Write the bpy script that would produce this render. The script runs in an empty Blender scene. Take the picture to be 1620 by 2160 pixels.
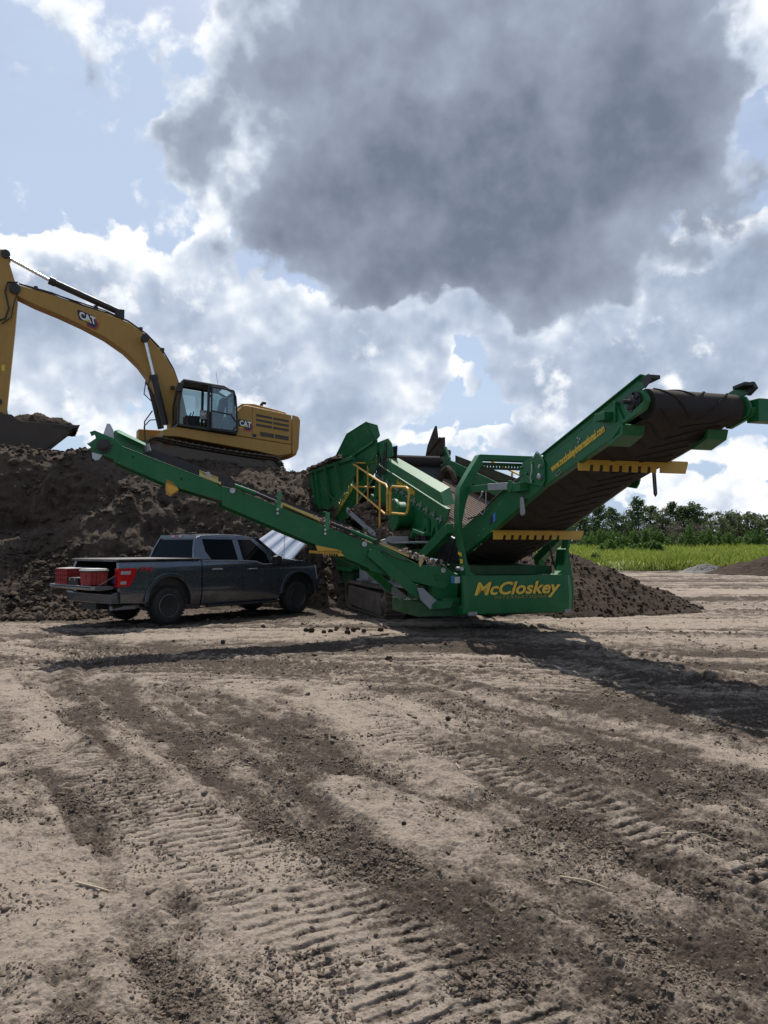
import bpy, bmesh, math, random
import numpy as np
from mathutils import Vector, Matrix, noise
R = math.radians
random.seed(7); rng = np.random.default_rng(7)
S = bpy.context.scene
C = S.collection

# ---------------------------------------------------------------- camera
cam = bpy.data.cameras.new('camera'); cam_ob = bpy.data.objects.new('camera', cam); C.objects.link(cam_ob)
cam_ob.location = (0, 0, 1.7); cam_ob.rotation_euler = (R(90 + 2.471), 0, 0)
cam.sensor_fit = 'VERTICAL'; cam.sensor_height = 36; cam.lens = 27.03
cam.clip_start = 0.05; cam.clip_end = 5000
S.camera = cam_ob
S.render.resolution_x = 768; S.render.resolution_y = 1024
S.view_settings.view_transform = 'Standard'; S.view_settings.look = 'None'
S.view_settings.exposure = 0.18; S.view_settings.gamma = 1
S.cycles.max_bounces = 6; S.cycles.transparent_max_bounces = 12

# ---------------------------------------------------------------- sun
SUN_EL, SUN_AZ = 57.0, -3.0          # azimuth measured from +Y towards +X
sun = bpy.data.lights.new('sun', 'SUN'); sun.energy = 4.9; sun.angle = R(0.53); sun.color = (1, 0.955, 0.88)
sun_ob = bpy.data.objects.new('sun', sun); C.objects.link(sun_ob)
sd = Vector((math.sin(R(SUN_AZ)) * math.cos(R(SUN_EL)), math.cos(R(SUN_AZ)) * math.cos(R(SUN_EL)), math.sin(R(SUN_EL))))
sun_ob.rotation_euler = (-sd).to_track_quat('-Z', 'Y').to_euler()

# ---------------------------------------------------------------- node helper
class NT:
    def __init__(s, tree): s.t = tree; s.n = tree.nodes; s.l = tree.links
    def new(s, typ, **kw):
        nd = s.n.new(typ)
        for k, v in kw.items(): setattr(nd, k, v)
        return nd
    def put(s, sock, val):
        if isinstance(val, bpy.types.NodeSocket): s.l.new(val, sock)
        elif val is not None:
            try: sock.default_value = val
            except Exception: sock.default_value = tuple(val) + (1,)
    def m(s, op, a, b=None, c=None, clamp=False):
        nd = s.new('ShaderNodeMath', operation=op, use_clamp=clamp)
        s.put(nd.inputs[0], a); s.put(nd.inputs[1], b)
        if c is not None: s.put(nd.inputs[2], c)
        return nd.outputs[0]
    def vm(s, op, a, b=None, out=0):
        nd = s.new('ShaderNodeVectorMath', operation=op); s.put(nd.inputs[0], a); s.put(nd.inputs[1], b)
        return nd.outputs[out]
    def noise(s, vec, scale, detail=4, rough=.55, dist=0, out='Fac', dim='3D'):
        nd = s.new('ShaderNodeTexNoise', noise_dimensions=dim); s.put(nd.inputs['Vector'], vec)
        s.put(nd.inputs['Scale'], scale); s.put(nd.inputs['Detail'], detail); s.put(nd.inputs['Roughness'], rough); s.put(nd.inputs['Distortion'], dist)
        return nd.outputs[out]
    def ramp(s, fac, stops, interp='LINEAR'):
        nd = s.new('ShaderNodeValToRGB'); r = nd.color_ramp; r.interpolation = interp
        while len(r.elements) < len(stops): r.elements.new(.5)
        for e, (p, c) in zip(r.elements, stops):
            e.position = p; e.color = (c, c, c, 1) if isinstance(c, (int, float)) else tuple(c) + (1,)
        s.put(nd.inputs[0], fac); return nd.outputs[0]
    def mix(s, fac, a, b, mode='MIX'):
        nd = s.new('ShaderNodeMix', data_type='RGBA', blend_type=mode)
        s.put(nd.inputs[0], fac); s.put(nd.inputs[6], a); s.put(nd.inputs[7], b); return nd.outputs[2]
    def mr(s, v, a, b, c=0, d=1, smooth=True):
        nd = s.new('ShaderNodeMapRange', interpolation_type='SMOOTHSTEP' if smooth else 'LINEAR')
        for i, x in enumerate((v, a, b, c, d)): s.put(nd.inputs[i], x)
        return nd.outputs[0]

# ---------------------------------------------------------------- sky: Nishita air with procedural cloud layers
W = bpy.data.worlds.new('World'); S.world = W; W.use_nodes = True
g = NT(W.node_tree); g.n.clear()
sky = g.new('ShaderNodeTexSky', sky_type='NISHITA'); sky.sun_disc = False
sky.sun_elevation = R(SUN_EL); sky.sun_rotation = R(SUN_AZ); sky.air_density = 1.0; sky.dust_density = 1.5; sky.ozone_density = 1.2
D = g.new('ShaderNodeTexCoord').outputs['Generated']
def az_el(px, py):
    a = (px - 810) / 1622; b = (1080 - py) / 1622; t = R(2.471)
    X, Y, Z = a, math.cos(t) - b * math.sin(t), math.sin(t) + b * math.cos(t)
    return math.atan2(X, Y), math.atan2(Z, math.hypot(X, Y))
sx = g.new('ShaderNodeSeparateXYZ'); g.put(sx.inputs[0], D)
az = g.m('ARCTAN2', sx.outputs[0], sx.outputs[1]); el = g.m('ARCSINE', sx.outputs[2])
cb = g.new('ShaderNodeCombineXYZ'); g.put(cb.inputs[0], az); g.put(cb.inputs[1], el); AE = cb.outputs[0]
def blobs(vec, lst):
    """soft ellipses: direction of the centre (azimuth, elevation) and radii in 1/1622 rad"""
    tot = None
    for (x, y, rx, ry, w) in lst:
        a, e = az_el(x, y); kx, ky = 1622 / rx, 1622 / ry
        nd = g.new('ShaderNodeVectorMath', operation='MULTIPLY_ADD'); g.put(nd.inputs[0], vec)
        nd.inputs[1].default_value = (kx, ky, 0); nd.inputs[2].default_value = (-a * kx, -e * ky, 0)
        l = g.vm('DOT_PRODUCT', nd.outputs[0], nd.outputs[0], out=1)
        v = g.m('MULTIPLY_ADD', l, -abs(w), abs(w), clamp=True)
        tot = v if tot is None else g.m('ADD' if w > 0 else 'SUBTRACT', tot, v)
    return tot
def shift(v, off): return g.vm('ADD', v, off)
CUM = [(60, 580, 210, 100, 1), (180, 520, 120, 90, .9), (90, 710, 210, 130, .7), (120, 840, 240, 60, .6), (300, 700, 150, 210, .55), (360, 600, 120, 80, .5),
       (520, 680, 210, 130, 1), (640, 780, 190, 130, 1), (480, 840, 190, 80, .8), (720, 850, 170, 70, .8), (860, 760, 130, 110, .8), (925, 740, 58, 80, .95),
       (800, 660, 180, 80, .8), (450, 500, 90, 60, .5), (985, 800, 50, 42, .7), (1010, 620, 120, 60, .6),
       (1190, 720, 200, 110, 1), (1300, 780, 230, 90, 1), (1450, 700, 240, 160, 1), (1530, 560, 150, 110, 1), (1600, 640, 200, 190, .9), (1450, 860, 260, 55, .8), (1085, 700, 80, 60, .75),
       (1140, 890, 50, 42, .9), (1240, 850, 110, 55, .8), (940, 895, 42, 28, .7), (870, 905, 80, 34, .75), (1090, 945, 130, 34, .7), (960, 935, 100, 30, .65),
       (1450, 1030, 190, 34, .65), (1560, 965, 170, 34, .7), (1350, 985, 130, 26, .6), (1250, 1005, 110, 26, .55), (1590, 1065, 140, 26, .5),
       (1560, 110, 110, 120, .8), (680, 925, 180, 46, .75), (400, 935, 260, 40, .4), (140, 160, 360, 300, -1.3), (330, 420, 160, 110, -.6), (150, 10, 330, 170, -1.2), (110, 40, 260, 170, -1.4), (330, 60, 120, 120, -.8), (950, 650, 110, 60, .6), (1010, 690, 70, 40, .3), (1560, 330, 110, 110, -.7)]
BIG = [(1020, 120, 560, 400, 1.05), (860, 430, 390, 210, 1.0), (1220, 430, 300, 280, .75), (600, 260, 250, 220, .40), (600, 60, 200, 160, .28), (1230, 610, 260, 90, .5), (1430, 200, 200, 300, .42),
       (860, 560, 160, 80, .5), (460, 280, 130, 150, .42), (420, 310, 100, 100, .26), (480, 60, 70, 70, .34)]
def sc(v, k):
    nd = g.new('ShaderNodeVectorMath', operation='SCALE'); g.put(nd.inputs[0], v); nd.inputs['Scale'].default_value = k; return nd.outputs[0]
n1 = g.vm('SUBTRACT', g.noise(D, 6, 2, .6, out='Color'), (.5, .5, .5))
n2 = g.vm('SUBTRACT', g.noise(D, 22, 2, .6, out='Color'), (.5, .5, .5))
WV = g.vm('ADD', g.vm('ADD', AE, sc(n1, .12)), sc(n2, .060))
fb = g.m('SUBTRACT', g.noise(D, 8, 8, .60, .25), .5)
fc = g.m('SUBTRACT', g.noise(shift(D, (3.1, 1.7, .4)), 26, 5, .62, 0), .5)
bil = g.new('ShaderNodeTexVoronoi', feature='F1'); g.put(bil.inputs['Vector'], WV); g.put(bil.inputs['Scale'], 22)
bb = g.m('SUBTRACT', .45, bil.outputs['Distance'])
fine = g.m('MULTIPLY_ADD', fb, 2.3, g.m('MULTIPLY_ADD', fc, 1.25, g.m('MULTIPLY', bb, .55)))
cden = g.m('MULTIPLY_ADD', blobs(WV, CUM), .85, fine)
bden = g.m('MULTIPLY_ADD', fine, .70, blobs(WV, BIG))
# density a little further up towards the sun: thick cloud above makes a grey base, open sky above a bright top
W2 = shift(WV, (.012, .034, 0))
fb2 = g.m('SUBTRACT', g.noise(shift(D, (.012, 0, .034)), 8, 3, .60, 0), .5)
cden2 = g.m('MULTIPLY_ADD', blobs(W2, CUM), .85, g.m('MULTIPLY', fb2, 2.3))
bden2 = g.m('MULTIPLY_ADD', fb2, 1.2, blobs(W2, BIG))
ca = g.mr(cden, .05, .30)
ba = g.mr(bden, .08, .42)
shade = g.m('SUBTRACT', g.noise(shift(D, (7, 2, 5)), 7, 5, .62, 0), .5)
fc2 = g.m('SUBTRACT', g.noise(shift(D, (3.1 + .005, 1.7, .4 + .012)), 26, 3, .62, 0), .5)
relief = g.m('MULTIPLY_ADD', g.m('SUBTRACT', fb2, fb), 1.35, g.m('MULTIPLY', g.m('SUBTRACT', fc2, fc), .55))
cs = g.m('MULTIPLY_ADD', g.m('MINIMUM', cden, 1.2), .26, g.m('MULTIPLY_ADD', g.m('MINIMUM', g.m('MAXIMUM', cden2, -.3), 1.2), .36, g.m('MULTIPLY_ADD', shade, 1.0, g.m('MULTIPLY', relief, .80))))
cs = g.m('ADD', cs, -.05)
ccol = g.ramp(cs, [(0, (.92, .94, .97)), (.10, (.80, .84, .90)), (.26, (.60, .66, .76)), (.44, (.47, .54, .66)), (.64, (.38, .45, .57)), (.95, (.29, .35, .46))])
bs = g.m('MULTIPLY_ADD', g.m('MINIMUM', bden, 1.5), .36, g.m('MULTIPLY_ADD', g.m('MINIMUM', g.m('MAXIMUM', bden2, -.2), 1.5), .22, g.m('MULTIPLY_ADD', shade, .95, g.m('MULTIPLY', relief, .55))))
bs = g.m('ADD', bs, blobs(WV, [(1420, 260, 320, 400, -.20), (880, 450, 380, 200, .06), (620, 130, 230, 280, -.26), (1180, 600, 260, 110, -.10), (1050, 60, 300, 160, -.10)]))
bcol = g.ramp(bs, [(0, (.92, .94, .97)), (.10, (.80, .84, .90)), (.22, (.50, .56, .66)), (.36, (.32, .37, .46)), (.56, (.265, .305, .385)), (1.0, (.155, .185, .25))])
# thin high veil, streaky, strongest towards the upper left
st = g.new('ShaderNodeMapping'); g.put(st.inputs[0], AE); st.inputs['Rotation'].default_value = (0, 0, R(-62)); st.inputs['Scale'].default_value = (1.2, 7, 1)
veil_n = g.noise(st.outputs[0], 1.4, 5, .55, .5)
veil_b = blobs(AE, [(150, 150, 620, 480, .7), (250, 420, 520, 330, .5), (1500, 350, 400, 500, .5), (700, 800, 900, 260, .3), (1400, 1000, 700, 160, .5), (500, 1000, 900, 200, .4)])
va = g.m('MULTIPLY', g.mr(g.m('ADD', veil_b, g.m('MULTIPLY', g.m('SUBTRACT', veil_n, .5), 2.6)), -.4, 1.2), .95)
skys = g.mix(1, sky.outputs[0], (.10, .10, .10, 1), 'MULTIPLY')
c = g.mix(va, skys, (.47, .57, .74, 1))
c = g.mix(g.m('MULTIPLY', g.mr(el, .20, .0), .75), c, (.36, .50, .72, 1))
c = g.mix(ca, c, ccol)
c = g.mix(ba, c, bcol)
low = g.mr(el, -.03, .0)
c = g.mix(low, (.16, .15, .13, 1), c)
c = g.mix(1, c, (10, 10, 10, 1), 'MULTIPLY')
bg = g.new('ShaderNodeBackground'); g.put(bg.inputs[0], c); bg.inputs[1].default_value = 0.1
wo = g.new('ShaderNodeOutputWorld'); g.l.new(bg.outputs[0], wo.inputs[0])
W.cycles.sampling_method = 'NONE'

# ---------------------------------------------------------------- materials
def material(name, rough=.5, metal=0.0):
    m = bpy.data.materials.new(name); m.use_nodes = True
    n = NT(m.node_tree); b = m.node_tree.nodes['Principled BSDF']
    b.inputs['Roughness'].default_value = rough; b.inputs['Metallic'].default_value = metal
    return m, n, b
def bump(n, b, h, strength, dist=.01):
    nd = n.new('ShaderNodeBump'); nd.inputs['Strength'].default_value = strength; nd.inputs['Distance'].default_value = dist
    n.put(nd.inputs['Height'], h); n.l.new(nd.outputs[0], b.inputs['Normal'])
def paint(name, col, rough=.4, dust=.35, dustcol=(.20, .155, .115), metal=0.0, scale=3.0, wear=.5, coat=0.0, fine=True, spec=.5):
    """painted or plain surface with uneven dust, streaks and roughness"""
    m, n, b = material(name, rough, metal)
    oc = n.new('ShaderNodeTexCoord').outputs['Object']
    n1 = n.noise(oc, scale, 6, .65); n2 = n.noise(oc, scale * 9, 4, .6)
    mp = n.new('ShaderNodeMapping'); n.put(mp.inputs[0], oc); mp.inputs['Scale'].default_value = (9, 9, .8)
    n3 = n.noise(mp.outputs[0], 1.6, 3, .6)
    geo = n.new('ShaderNodeNewGeometry').outputs['Normal']; sz = n.new('ShaderNodeSeparateXYZ'); n.put(sz.inputs[0], geo)
    up = n.m('MAXIMUM', sz.outputs[2], 0)
    f = n.m('MULTIPLY', n.mr(n.m('ADD', n.m('MULTIPLY', n1, .6), n.m('ADD', n.m('MULTIPLY', n3, .3), n.m('MULTIPLY', n2, .15))), .42, .74), dust)
    f = n.m('ADD', f, n.m('MULTIPLY', n.m('MULTIPLY', up, n2), dust * .8), clamp=True)
    base = n.mix(n.mr(n1, .3, .7), tuple(x * .86 for x in col), tuple(min(1, x * 1.1) for x in col))
    n.put(b.inputs['Base Color'], n.mix(f, base, dustcol))
    n.put(b.inputs['Roughness'], n.m('ADD', rough - .05, n.m('ADD', n.m('MULTIPLY', f, .6), n.m('MULTIPLY', n2, .12)), clamp=True))
    if fine: bump(n, b, n2, .15, .004)
    b.inputs['Specular IOR Level'].default_value = spec
    if coat: b.inputs['Coat Weight'].default_value = coat; b.inputs['Coat Roughness'].default_value = .08
    return m
GREEN = paint('green_paint', (.003, .124, .036), .36, .30, (.10, .115, .070), spec=.36)
GREEN_D = paint('green_paint_dirty', (.004, .080, .024), .45, .75, (.11, .10, .07), spec=.3)
YELLOW = paint('yellow_paint', (.66, .36, .035), .42, .30)
CREAM = paint('cream_liner', (.60, .47, .17), .5, .35)
CATY = paint('machine_yellow', (.42, .235, .045), .45, .55, (.22, .155, .085), spec=.4)
BLACK = paint('black_paint', (.012, .012, .013), .42, .35, (.09, .075, .06))
RUBBER = paint('belt_rubber', (.018, .016, .015), .75, .9, (.052, .038, .030), scale=5)
TYRE = paint('tyre_rubber', (.012, .012, .013), .8, .35, (.10, .08, .065))
STEEL = paint('galvanised_steel', (.45, .46, .48), .38, .35, metal=.8)
CHROME = paint('chrome_rod', (.75, .76, .78), .16, .08, metal=1)
TRACKM = paint('track_steel', (.10, .084, .068), .6, 1.2, (.17, .135, .105), metal=.3, scale=6)
GREYP = paint('grey_plate', (.28, .29, .31), .5, .5)
TRUCKP = paint('truck_paint', (.085, .100, .125), .24, .20, (.11, .09, .075), metal=.75, scale=.8, coat=1.0, fine=False)
TRIM = paint('black_trim', (.012, .012, .013), .5, .3, (.09, .08, .07))
COVER = paint('tonneau_vinyl', (.05, .052, .056), .55, .7, (.26, .24, .22))
REDB = paint('red_plastic', (.30, .012, .016), .45, .35)
WHITEP = paint('white_plastic', (.62, .62, .60), .45, .35)
WOOD = paint('raw_wood', (.42, .26, .12), .7, .4)
def plain(name, col, rough=.5, metal=0.0, emit=0.0, trans=0.0, alpha=None):
    m, n, b = material(name, rough, metal); b.inputs['Base Color'].default_value = tuple(col) + (1,)
    if trans: b.inputs['Transmission Weight'].default_value = trans
    return m
GLASS_T = plain('tinted_glass', (.004, .005, .006), .04); GLASS_T.node_tree.nodes['Principled BSDF'].inputs['Specular IOR Level'].default_value = .07
def glass_mat(name, tint, alpha):
    m = bpy.data.materials.new(name); m.use_nodes = True; n = NT(m.node_tree); n.n.clear()
    t = n.new('ShaderNodeBsdfTransparent'); t.inputs[0].default_value = tuple(tint) + (1,)
    gl = n.new('ShaderNodeBsdfGlossy'); gl.inputs['Roughness'].default_value = .03; gl.inputs[0].default_value = (.9, .95, .97, 1)
    fr = n.new('ShaderNodeFresnel'); fr.inputs[0].default_value = 1.5
    mx = n.new('ShaderNodeMixShader'); n.put(mx.inputs[0], n.m('ADD', fr.outputs[0], alpha)); n.l.new(t.outputs[0], mx.inputs[1]); n.l.new(gl.outputs[0], mx.inputs[2])
    o = n.new('ShaderNodeOutputMaterial'); n.l.new(mx.outputs[0], o.inputs[0]); return m
GLASS = glass_mat('cab_glass', (.62, .72, .72), .06)
LAMPR = plain('red_lens', (.42, .008, .010), .15)
LAMPW = plain('clear_lens', (.34, .34, .36), .2)
TXTY = plain('yellow_lettering', (.72, .47, .03), .4)
TXTK = plain('black_lettering', (.008, .008, .008), .4)
TXTW = plain('white_lettering', (.75, .75, .74), .4)
TXTR = plain('red_lettering', (.42, .02, .025), .4)
TXTB = plain('blue_sticker', (.05, .22, .50), .4)
TXTN = plain('navy_emblem', (.03, .03, .06), .4)
MIRRORM = plain('polished_sheet', (.72, .73, .75), .22, 1.0)

def soil_mat(name, dark, light, attr=None, grain=1.0):
    """crumbly earth: dark moist soil and pale dry crust, mixed by a mesh attribute (plus mottling painted as crumb shade) or by noise"""
    m, n, b = material(name, .95)
    b.inputs['Specular IOR Level'].default_value = .12
    pos = n.new('ShaderNodeNewGeometry').outputs['Position']
    big_ = n.noise(pos, .55, 5, .6); mid = n.noise(pos, 6 * grain, 8, .74); fin = n.noise(pos, 42 * grain, 5, .68); vf = n.noise(pos, 160 * grain, 3, .6)
    if attr:
        at = n.new('ShaderNodeAttribute', attribute_name=attr).outputs['Fac']
        f = n.m('ADD', n.m('MULTIPLY_ADD', at, .72, .14), n.m('ADD', n.m('MULTIPLY', n.m('SUBTRACT', mid, .5), 1.7), n.m('MULTIPLY', n.m('SUBTRACT', fin, .5), .9)))  # fine colour mottling also stands in for sun and shade between crumbs
    else:
        f = n.m('ADD', n.m('MULTIPLY', big_, .55), n.m('ADD', n.m('MULTIPLY', mid, .45), n.m('MULTIPLY', n.m('SUBTRACT', fin, .5), .5)))
    k = n.mr(f, .14, .82) if attr else n.mr(f, .30, .72)
    col = n.mix(k, light, dark)
    col = n.mix(n.m('MULTIPLY', n.mr(fin, .35, .75), .45), col, n.mix(.55, col, dark))
    # bright grit and shell fragments
    vo = n.new('ShaderNodeTexVoronoi', feature='F1'); n.put(vo.inputs['Vector'], pos); n.put(vo.inputs['Scale'], 34)
    spk = n.m('MULTIPLY', n.m('LESS_THAN', vo.outputs['Distance'], .14), n.m('GREATER_THAN', n.noise(pos, 9, 2, .5), .60))
    col = n.mix(n.m('MULTIPLY', spk, .65 if attr else .18), col, (.52, .47, .40))
    n.put(b.inputs['Base Color'], col)
    h = n.m('ADD', n.m('MULTIPLY', mid, .5 / grain), n.m('ADD', n.m('MULTIPLY', fin, .16), n.m('MULTIPLY', vf, .05)))
    bump(n, b, h, .9, .10)
    return m
SOIL_G = soil_mat('site_ground', (.066, .051, .040), (.318, .262, .212), 'soil')
SOIL_B = soil_mat('bank_soil', (.038, .028, .021), (.108, .082, .062), None, .6)
SOIL_P = soil_mat('screened_topsoil', (.040, .028, .021), (.070, .050, .037), None, 1.2)
SOIL_C = soil_mat('soil_clod_surface', (.085, .065, .050), (.25, .20, .155), None, 1.5)
SOIL_K = soil_mat('dark_clod_surface', (.030, .022, .017), (.060, .045, .034), None, 1.5)
RUBBLE = soil_mat('grey_rubble', (.10, .095, .09), (.24, .23, .215), None, 2)

# ---------------------------------------------------------------- mesh helpers
def tag(o, label=None, cat=None, group=None, kind=None):
    if label: o['label'] = label
    if cat: o['category'] = cat
    if group: o['group'] = group
    if kind: o['kind'] = kind
    return o
class MB:
    """collects shapes given in the local frame of a thing and links them as one mesh object"""
    OZ = 0.0
    def __init__(s): s.v = []; s.f = []; s.mi = []; s.cur = 0; s.cuts = []
    def cut(s):
        '''start a new separate piece'''
        if s.f and (not s.cuts or s.cuts[-1][1] != len(s.f)): s.cuts.append((len(s.v), len(s.f)))
        return s
    def add(s, vs, fs):
        o = len(s.v); s.v += [(p[0], p[1], p[2] - MB.OZ) for p in vs]; s.f += [tuple(i + o for i in f) for f in fs]; s.mi += [s.cur] * len(fs); return s
    def prism(s, pts, vec):
        n = len(pts); q = [(p[0] + vec[0], p[1] + vec[1], p[2] + vec[2]) for p in pts]
        fs = [tuple(range(n)), tuple(range(2 * n - 1, n - 1, -1))] + [(i, i + n, (i + 1) % n + n, (i + 1) % n) for i in range(n)]
        return s.add(list(pts) + q, fs)
    def pv(s, pts, v0, v1): return s.prism([(u, v0, w) for u, w in pts], (0, v1 - v0, 0))
    def pu(s, pts, u0, u1): return s.prism([(u0, v, w) for v, w in pts], (u1 - u0, 0, 0))
    def pw(s, pts, w0, w1): return s.prism([(u, v, w0) for u, v in pts], (0, 0, w1 - w0))
    def box(s, a, b):
        (x0, y0, z0), (x1, y1, z1) = a, b
        return s.prism([(x0, y0, z0), (x1, y0, z0), (x1, y1, z0), (x0, y1, z0)], (0, 0, z1 - z0))
    def loft(s, loops, closed=True, caps=True):
        n = len(loops[0]); vs = [p for l in loops for p in l]; fs = []
        for k in range(len(loops) - 1):
            for i in range(n if closed else n - 1):
                j = (i + 1) % n; fs.append((k * n + i, k * n + j, (k + 1) * n + j, (k + 1) * n + i))
        if caps: fs += [tuple(range(n - 1, -1, -1)), tuple(range((len(loops) - 1) * n, len(loops) * n))]
        return s.add(vs, fs)
    def tube(s, path, r, seg=8, caps=True, r1=None):
        P = [Vector(p) for p in path]; loops = []; up = None
        for i, p in enumerate(P):
            d = (P[min(i + 1, len(P) - 1)] - P[max(i - 1, 0)]).normalized()
            if up is None: up = Vector((0, 0, 1)) if abs(d.z) < .9 else Vector((1, 0, 0))
            x = d.cross(up).normalized(); y = x.cross(d).normalized(); up = y
            rr = r if r1 is None else r + (r1 - r) * i / (len(P) - 1)
            loops.append([tuple(p + (x * math.cos(a) + y * math.sin(a)) * rr) for a in [2 * math.pi * k / seg for k in range(seg)]])
        return s.loft(loops, True, caps)
    def beam(s, p0, p1, w, h, up=(0, 0, 1)):
        p0, p1 = Vector(p0), Vector(p1); d = (p1 - p0).normalized(); x = d.cross(Vector(up)).normalized(); y = x.cross(d)
        q = [p0 + x * a * w / 2 + y * b * h / 2 for a, b in ((-1, -1), (1, -1), (1, 1), (-1, 1))]
        return s.prism([tuple(p) for p in q], tuple(p1 - p0))
    def lathe(s, c, axis, prof, seg=32):
        """prof: (radius, offset along axis)"""
        c, axis = Vector(c), Vector(axis).normalized(); t = Vector((0, 0, 1)) if abs(axis.z) < .9 else Vector((1, 0, 0))
        x = axis.cross(t).normalized(); y = x.cross(axis)
        return s.loft([[tuple(c + axis * o + (x * math.cos(a) + y * math.sin(a)) * max(r, 1e-4)) for a in [2 * math.pi * k / seg for k in range(seg)]] for r, o in prof])
    def cyl(s, p0, p1, r, seg=20): return s.tube([p0, p1], r, seg)
    def sheet(s, quad_rows, t): # grid of points thickened along local normal approx
        return s
    def build(s, name, mats, parent=None, bevel=0.0, smooth=True, angle=35):
        if s.cuts:
            s.cut(); va = fa = 0; first = None
            for vb, fb_ in s.cuts:
                q = MB(); q.v = s.v[va:vb]; q.f = [tuple(i - va for i in f) for f in s.f[fa:fb_]]; q.mi = s.mi[fa:fb_]
                o = q.build(name, mats, parent, bevel, smooth, angle); first = first or o; va, fa = vb, fb_
            return first
        me = bpy.data.meshes.new(name); me.from_pydata(s.v, [], s.f)
        mats = mats if isinstance(mats, (list, tuple)) else [mats]
        for m in mats: me.materials.append(m)
        me.polygons.foreach_set('material_index', s.mi)
        bm = bmesh.new(); bm.from_mesh(me); bmesh.ops.recalc_face_normals(bm, faces=bm.faces); bm.to_mesh(me); bm.free()
        if smooth:
            me.polygons.foreach_set('use_smooth', [True] * len(me.polygons)); me.set_sharp_from_angle(angle=R(angle))
        o = bpy.data.objects.new(name, me); C.objects.link(o)
        if parent: o.parent = parent
        if bevel:
            b = o.modifiers.new('bevel', 'BEVEL'); b.width = bevel; b.segments = 2; b.limit_method = 'ANGLE'; b.angle_limit = R(40); b.harden_normals = True
        return o
def empty(name, loc, yaw, label, cat, group=None):
    o = bpy.data.objects.new(name, None); C.objects.link(o); o.empty_display_size = .3
    o.location = loc; o.rotation_euler = (0, 0, R(yaw - 90)); tag(o, label, cat, group); return o
def lettering(name, body, size, origin, right, up, mat, parent, shear=0.0, bold=0.0, ext=.004, width=1.0, spacing=1.0):
    cu = bpy.data.curves.new(name, 'FONT'); cu.body = body; cu.size = size; cu.shear = shear; cu.offset = bold; cu.extrude = ext; cu.space_character = spacing; cu.resolution_u = 3
    t = bpy.data.objects.new(name + '_src', cu); me = bpy.data.meshes.new_from_object(t)
    bpy.data.objects.remove(t); bpy.data.curves.remove(cu)
    r_, u_ = Vector(right).normalized(), Vector(up).normalized(); n_ = r_.cross(u_)
    M = Matrix((tuple(r_ * width) , tuple(u_), tuple(n_))).transposed().to_4x4(); M.translation = Vector(origin) - Vector((0, 0, MB.OZ))
    me.transform(M); me.name = name; me.materials.clear(); me.materials.append(mat)
    o = bpy.data.objects.new(name, me); C.objects.link(o); o.parent = parent; return o
def bolts(mb, pts, axis, r=.02, h=.02):
    ax = Vector(axis)
    for p in pts: mb.cut(); mb.tube([tuple(Vector(p) - ax * .005), tuple(Vector(p) + ax * h)], r, 8)
    mb.cut()

# ---------------------------------------------------------------- numpy noise
def vnoise(x, y, seed=0):
    xi = np.floor(x).astype(np.int64); yi = np.floor(y).astype(np.int64); fx = x - xi; fy = y - yi
    fx = fx * fx * (3 - 2 * fx); fy = fy * fy * (3 - 2 * fy)
    def h(i, j):
        n = (i * 374761393 + j * 668265263 + seed * 974634777) & 0xffffffff
        n = ((n ^ (n >> 13)) * 1274126177) & 0xffffffff
        return ((n ^ (n >> 16)) & 0xffff) / 65535.0
    return (h(xi, yi) * (1 - fx) + h(xi + 1, yi) * fx) * (1 - fy) + (h(xi, yi + 1) * (1 - fx) + h(xi + 1, yi + 1) * fx) * fy
def fbm(x, y, octv=4, seed=0, gain=.5):
    t = np.zeros_like(x); a = 1.0; s = 0.0
    for k in range(octv):
        t += a * vnoise(x * 2 ** k + 17.3 * k, y * 2 ** k - 9.1 * k, seed + k); s += a; a *= gain
    return t / s
def sstep(a, b, x):
    t = np.clip((x - a) / (b - a), 0, 1); return t * t * (3 - 2 * t)
def grid_mesh(name, P, attr=None, mat=None, wrap=False):
    """P: rows x cols x 3"""
    r, c = P.shape[:2]
    me = bpy.data.meshes.new(name); me.vertices.add(r * c); me.vertices.foreach_set('co', P.reshape(-1).astype(np.float32))
    i = np.arange(r * c).reshape(r, c)
    if wrap: i = np.concatenate([i, i[:, :1]], 1)
    q = np.stack([i[:-1, :-1], i[:-1, 1:], i[1:, 1:], i[1:, :-1]], -1).reshape(-1, 4)
    me.loops.add(q.size); me.polygons.add(len(q)); me.loops.foreach_set('vertex_index', q.reshape(-1).astype(np.int32))
    me.polygons.foreach_set('loop_start', np.arange(0, q.size, 4, dtype=np.int32)); me.polygons.foreach_set('use_smooth', np.ones(len(q), bool))
    if attr is not None:
        a = me.attributes.new('soil', 'FLOAT', 'POINT'); a.data.foreach_set('value', attr.reshape(-1).astype(np.float32))
    me.update(calc_edges=True); me.validate()
    if mat: me.materials.append(mat)
    o = bpy.data.objects.new(name, me); C.objects.link(o); return o

# ---------------------------------------------------------------- ground
def seg_dist(x, y, pts):
    """distance to, and arc length along, a polyline in ground metres"""
    best = np.full(x.shape, 1e9); along = np.zeros(x.shape); side = np.zeros(x.shape); L = 0.0
    for (ax, ay), (bx, by) in zip(pts[:-1], pts[1:]):
        dx, dy = bx - ax, by - ay; l = math.hypot(dx, dy)
        t = np.clip(((x - ax) * dx + (y - ay) * dy) / l ** 2, 0, 1)
        ex, ey = x - ax - t * dx, y - ay - t * dy; d = np.hypot(ex, ey); k = d < best
        best[k] = d[k]; along[k] = (L + t * l)[k]; side[k] = ((dx * ey - dy * ex) / l)[k]; L += l
    return best, along, side
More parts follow.
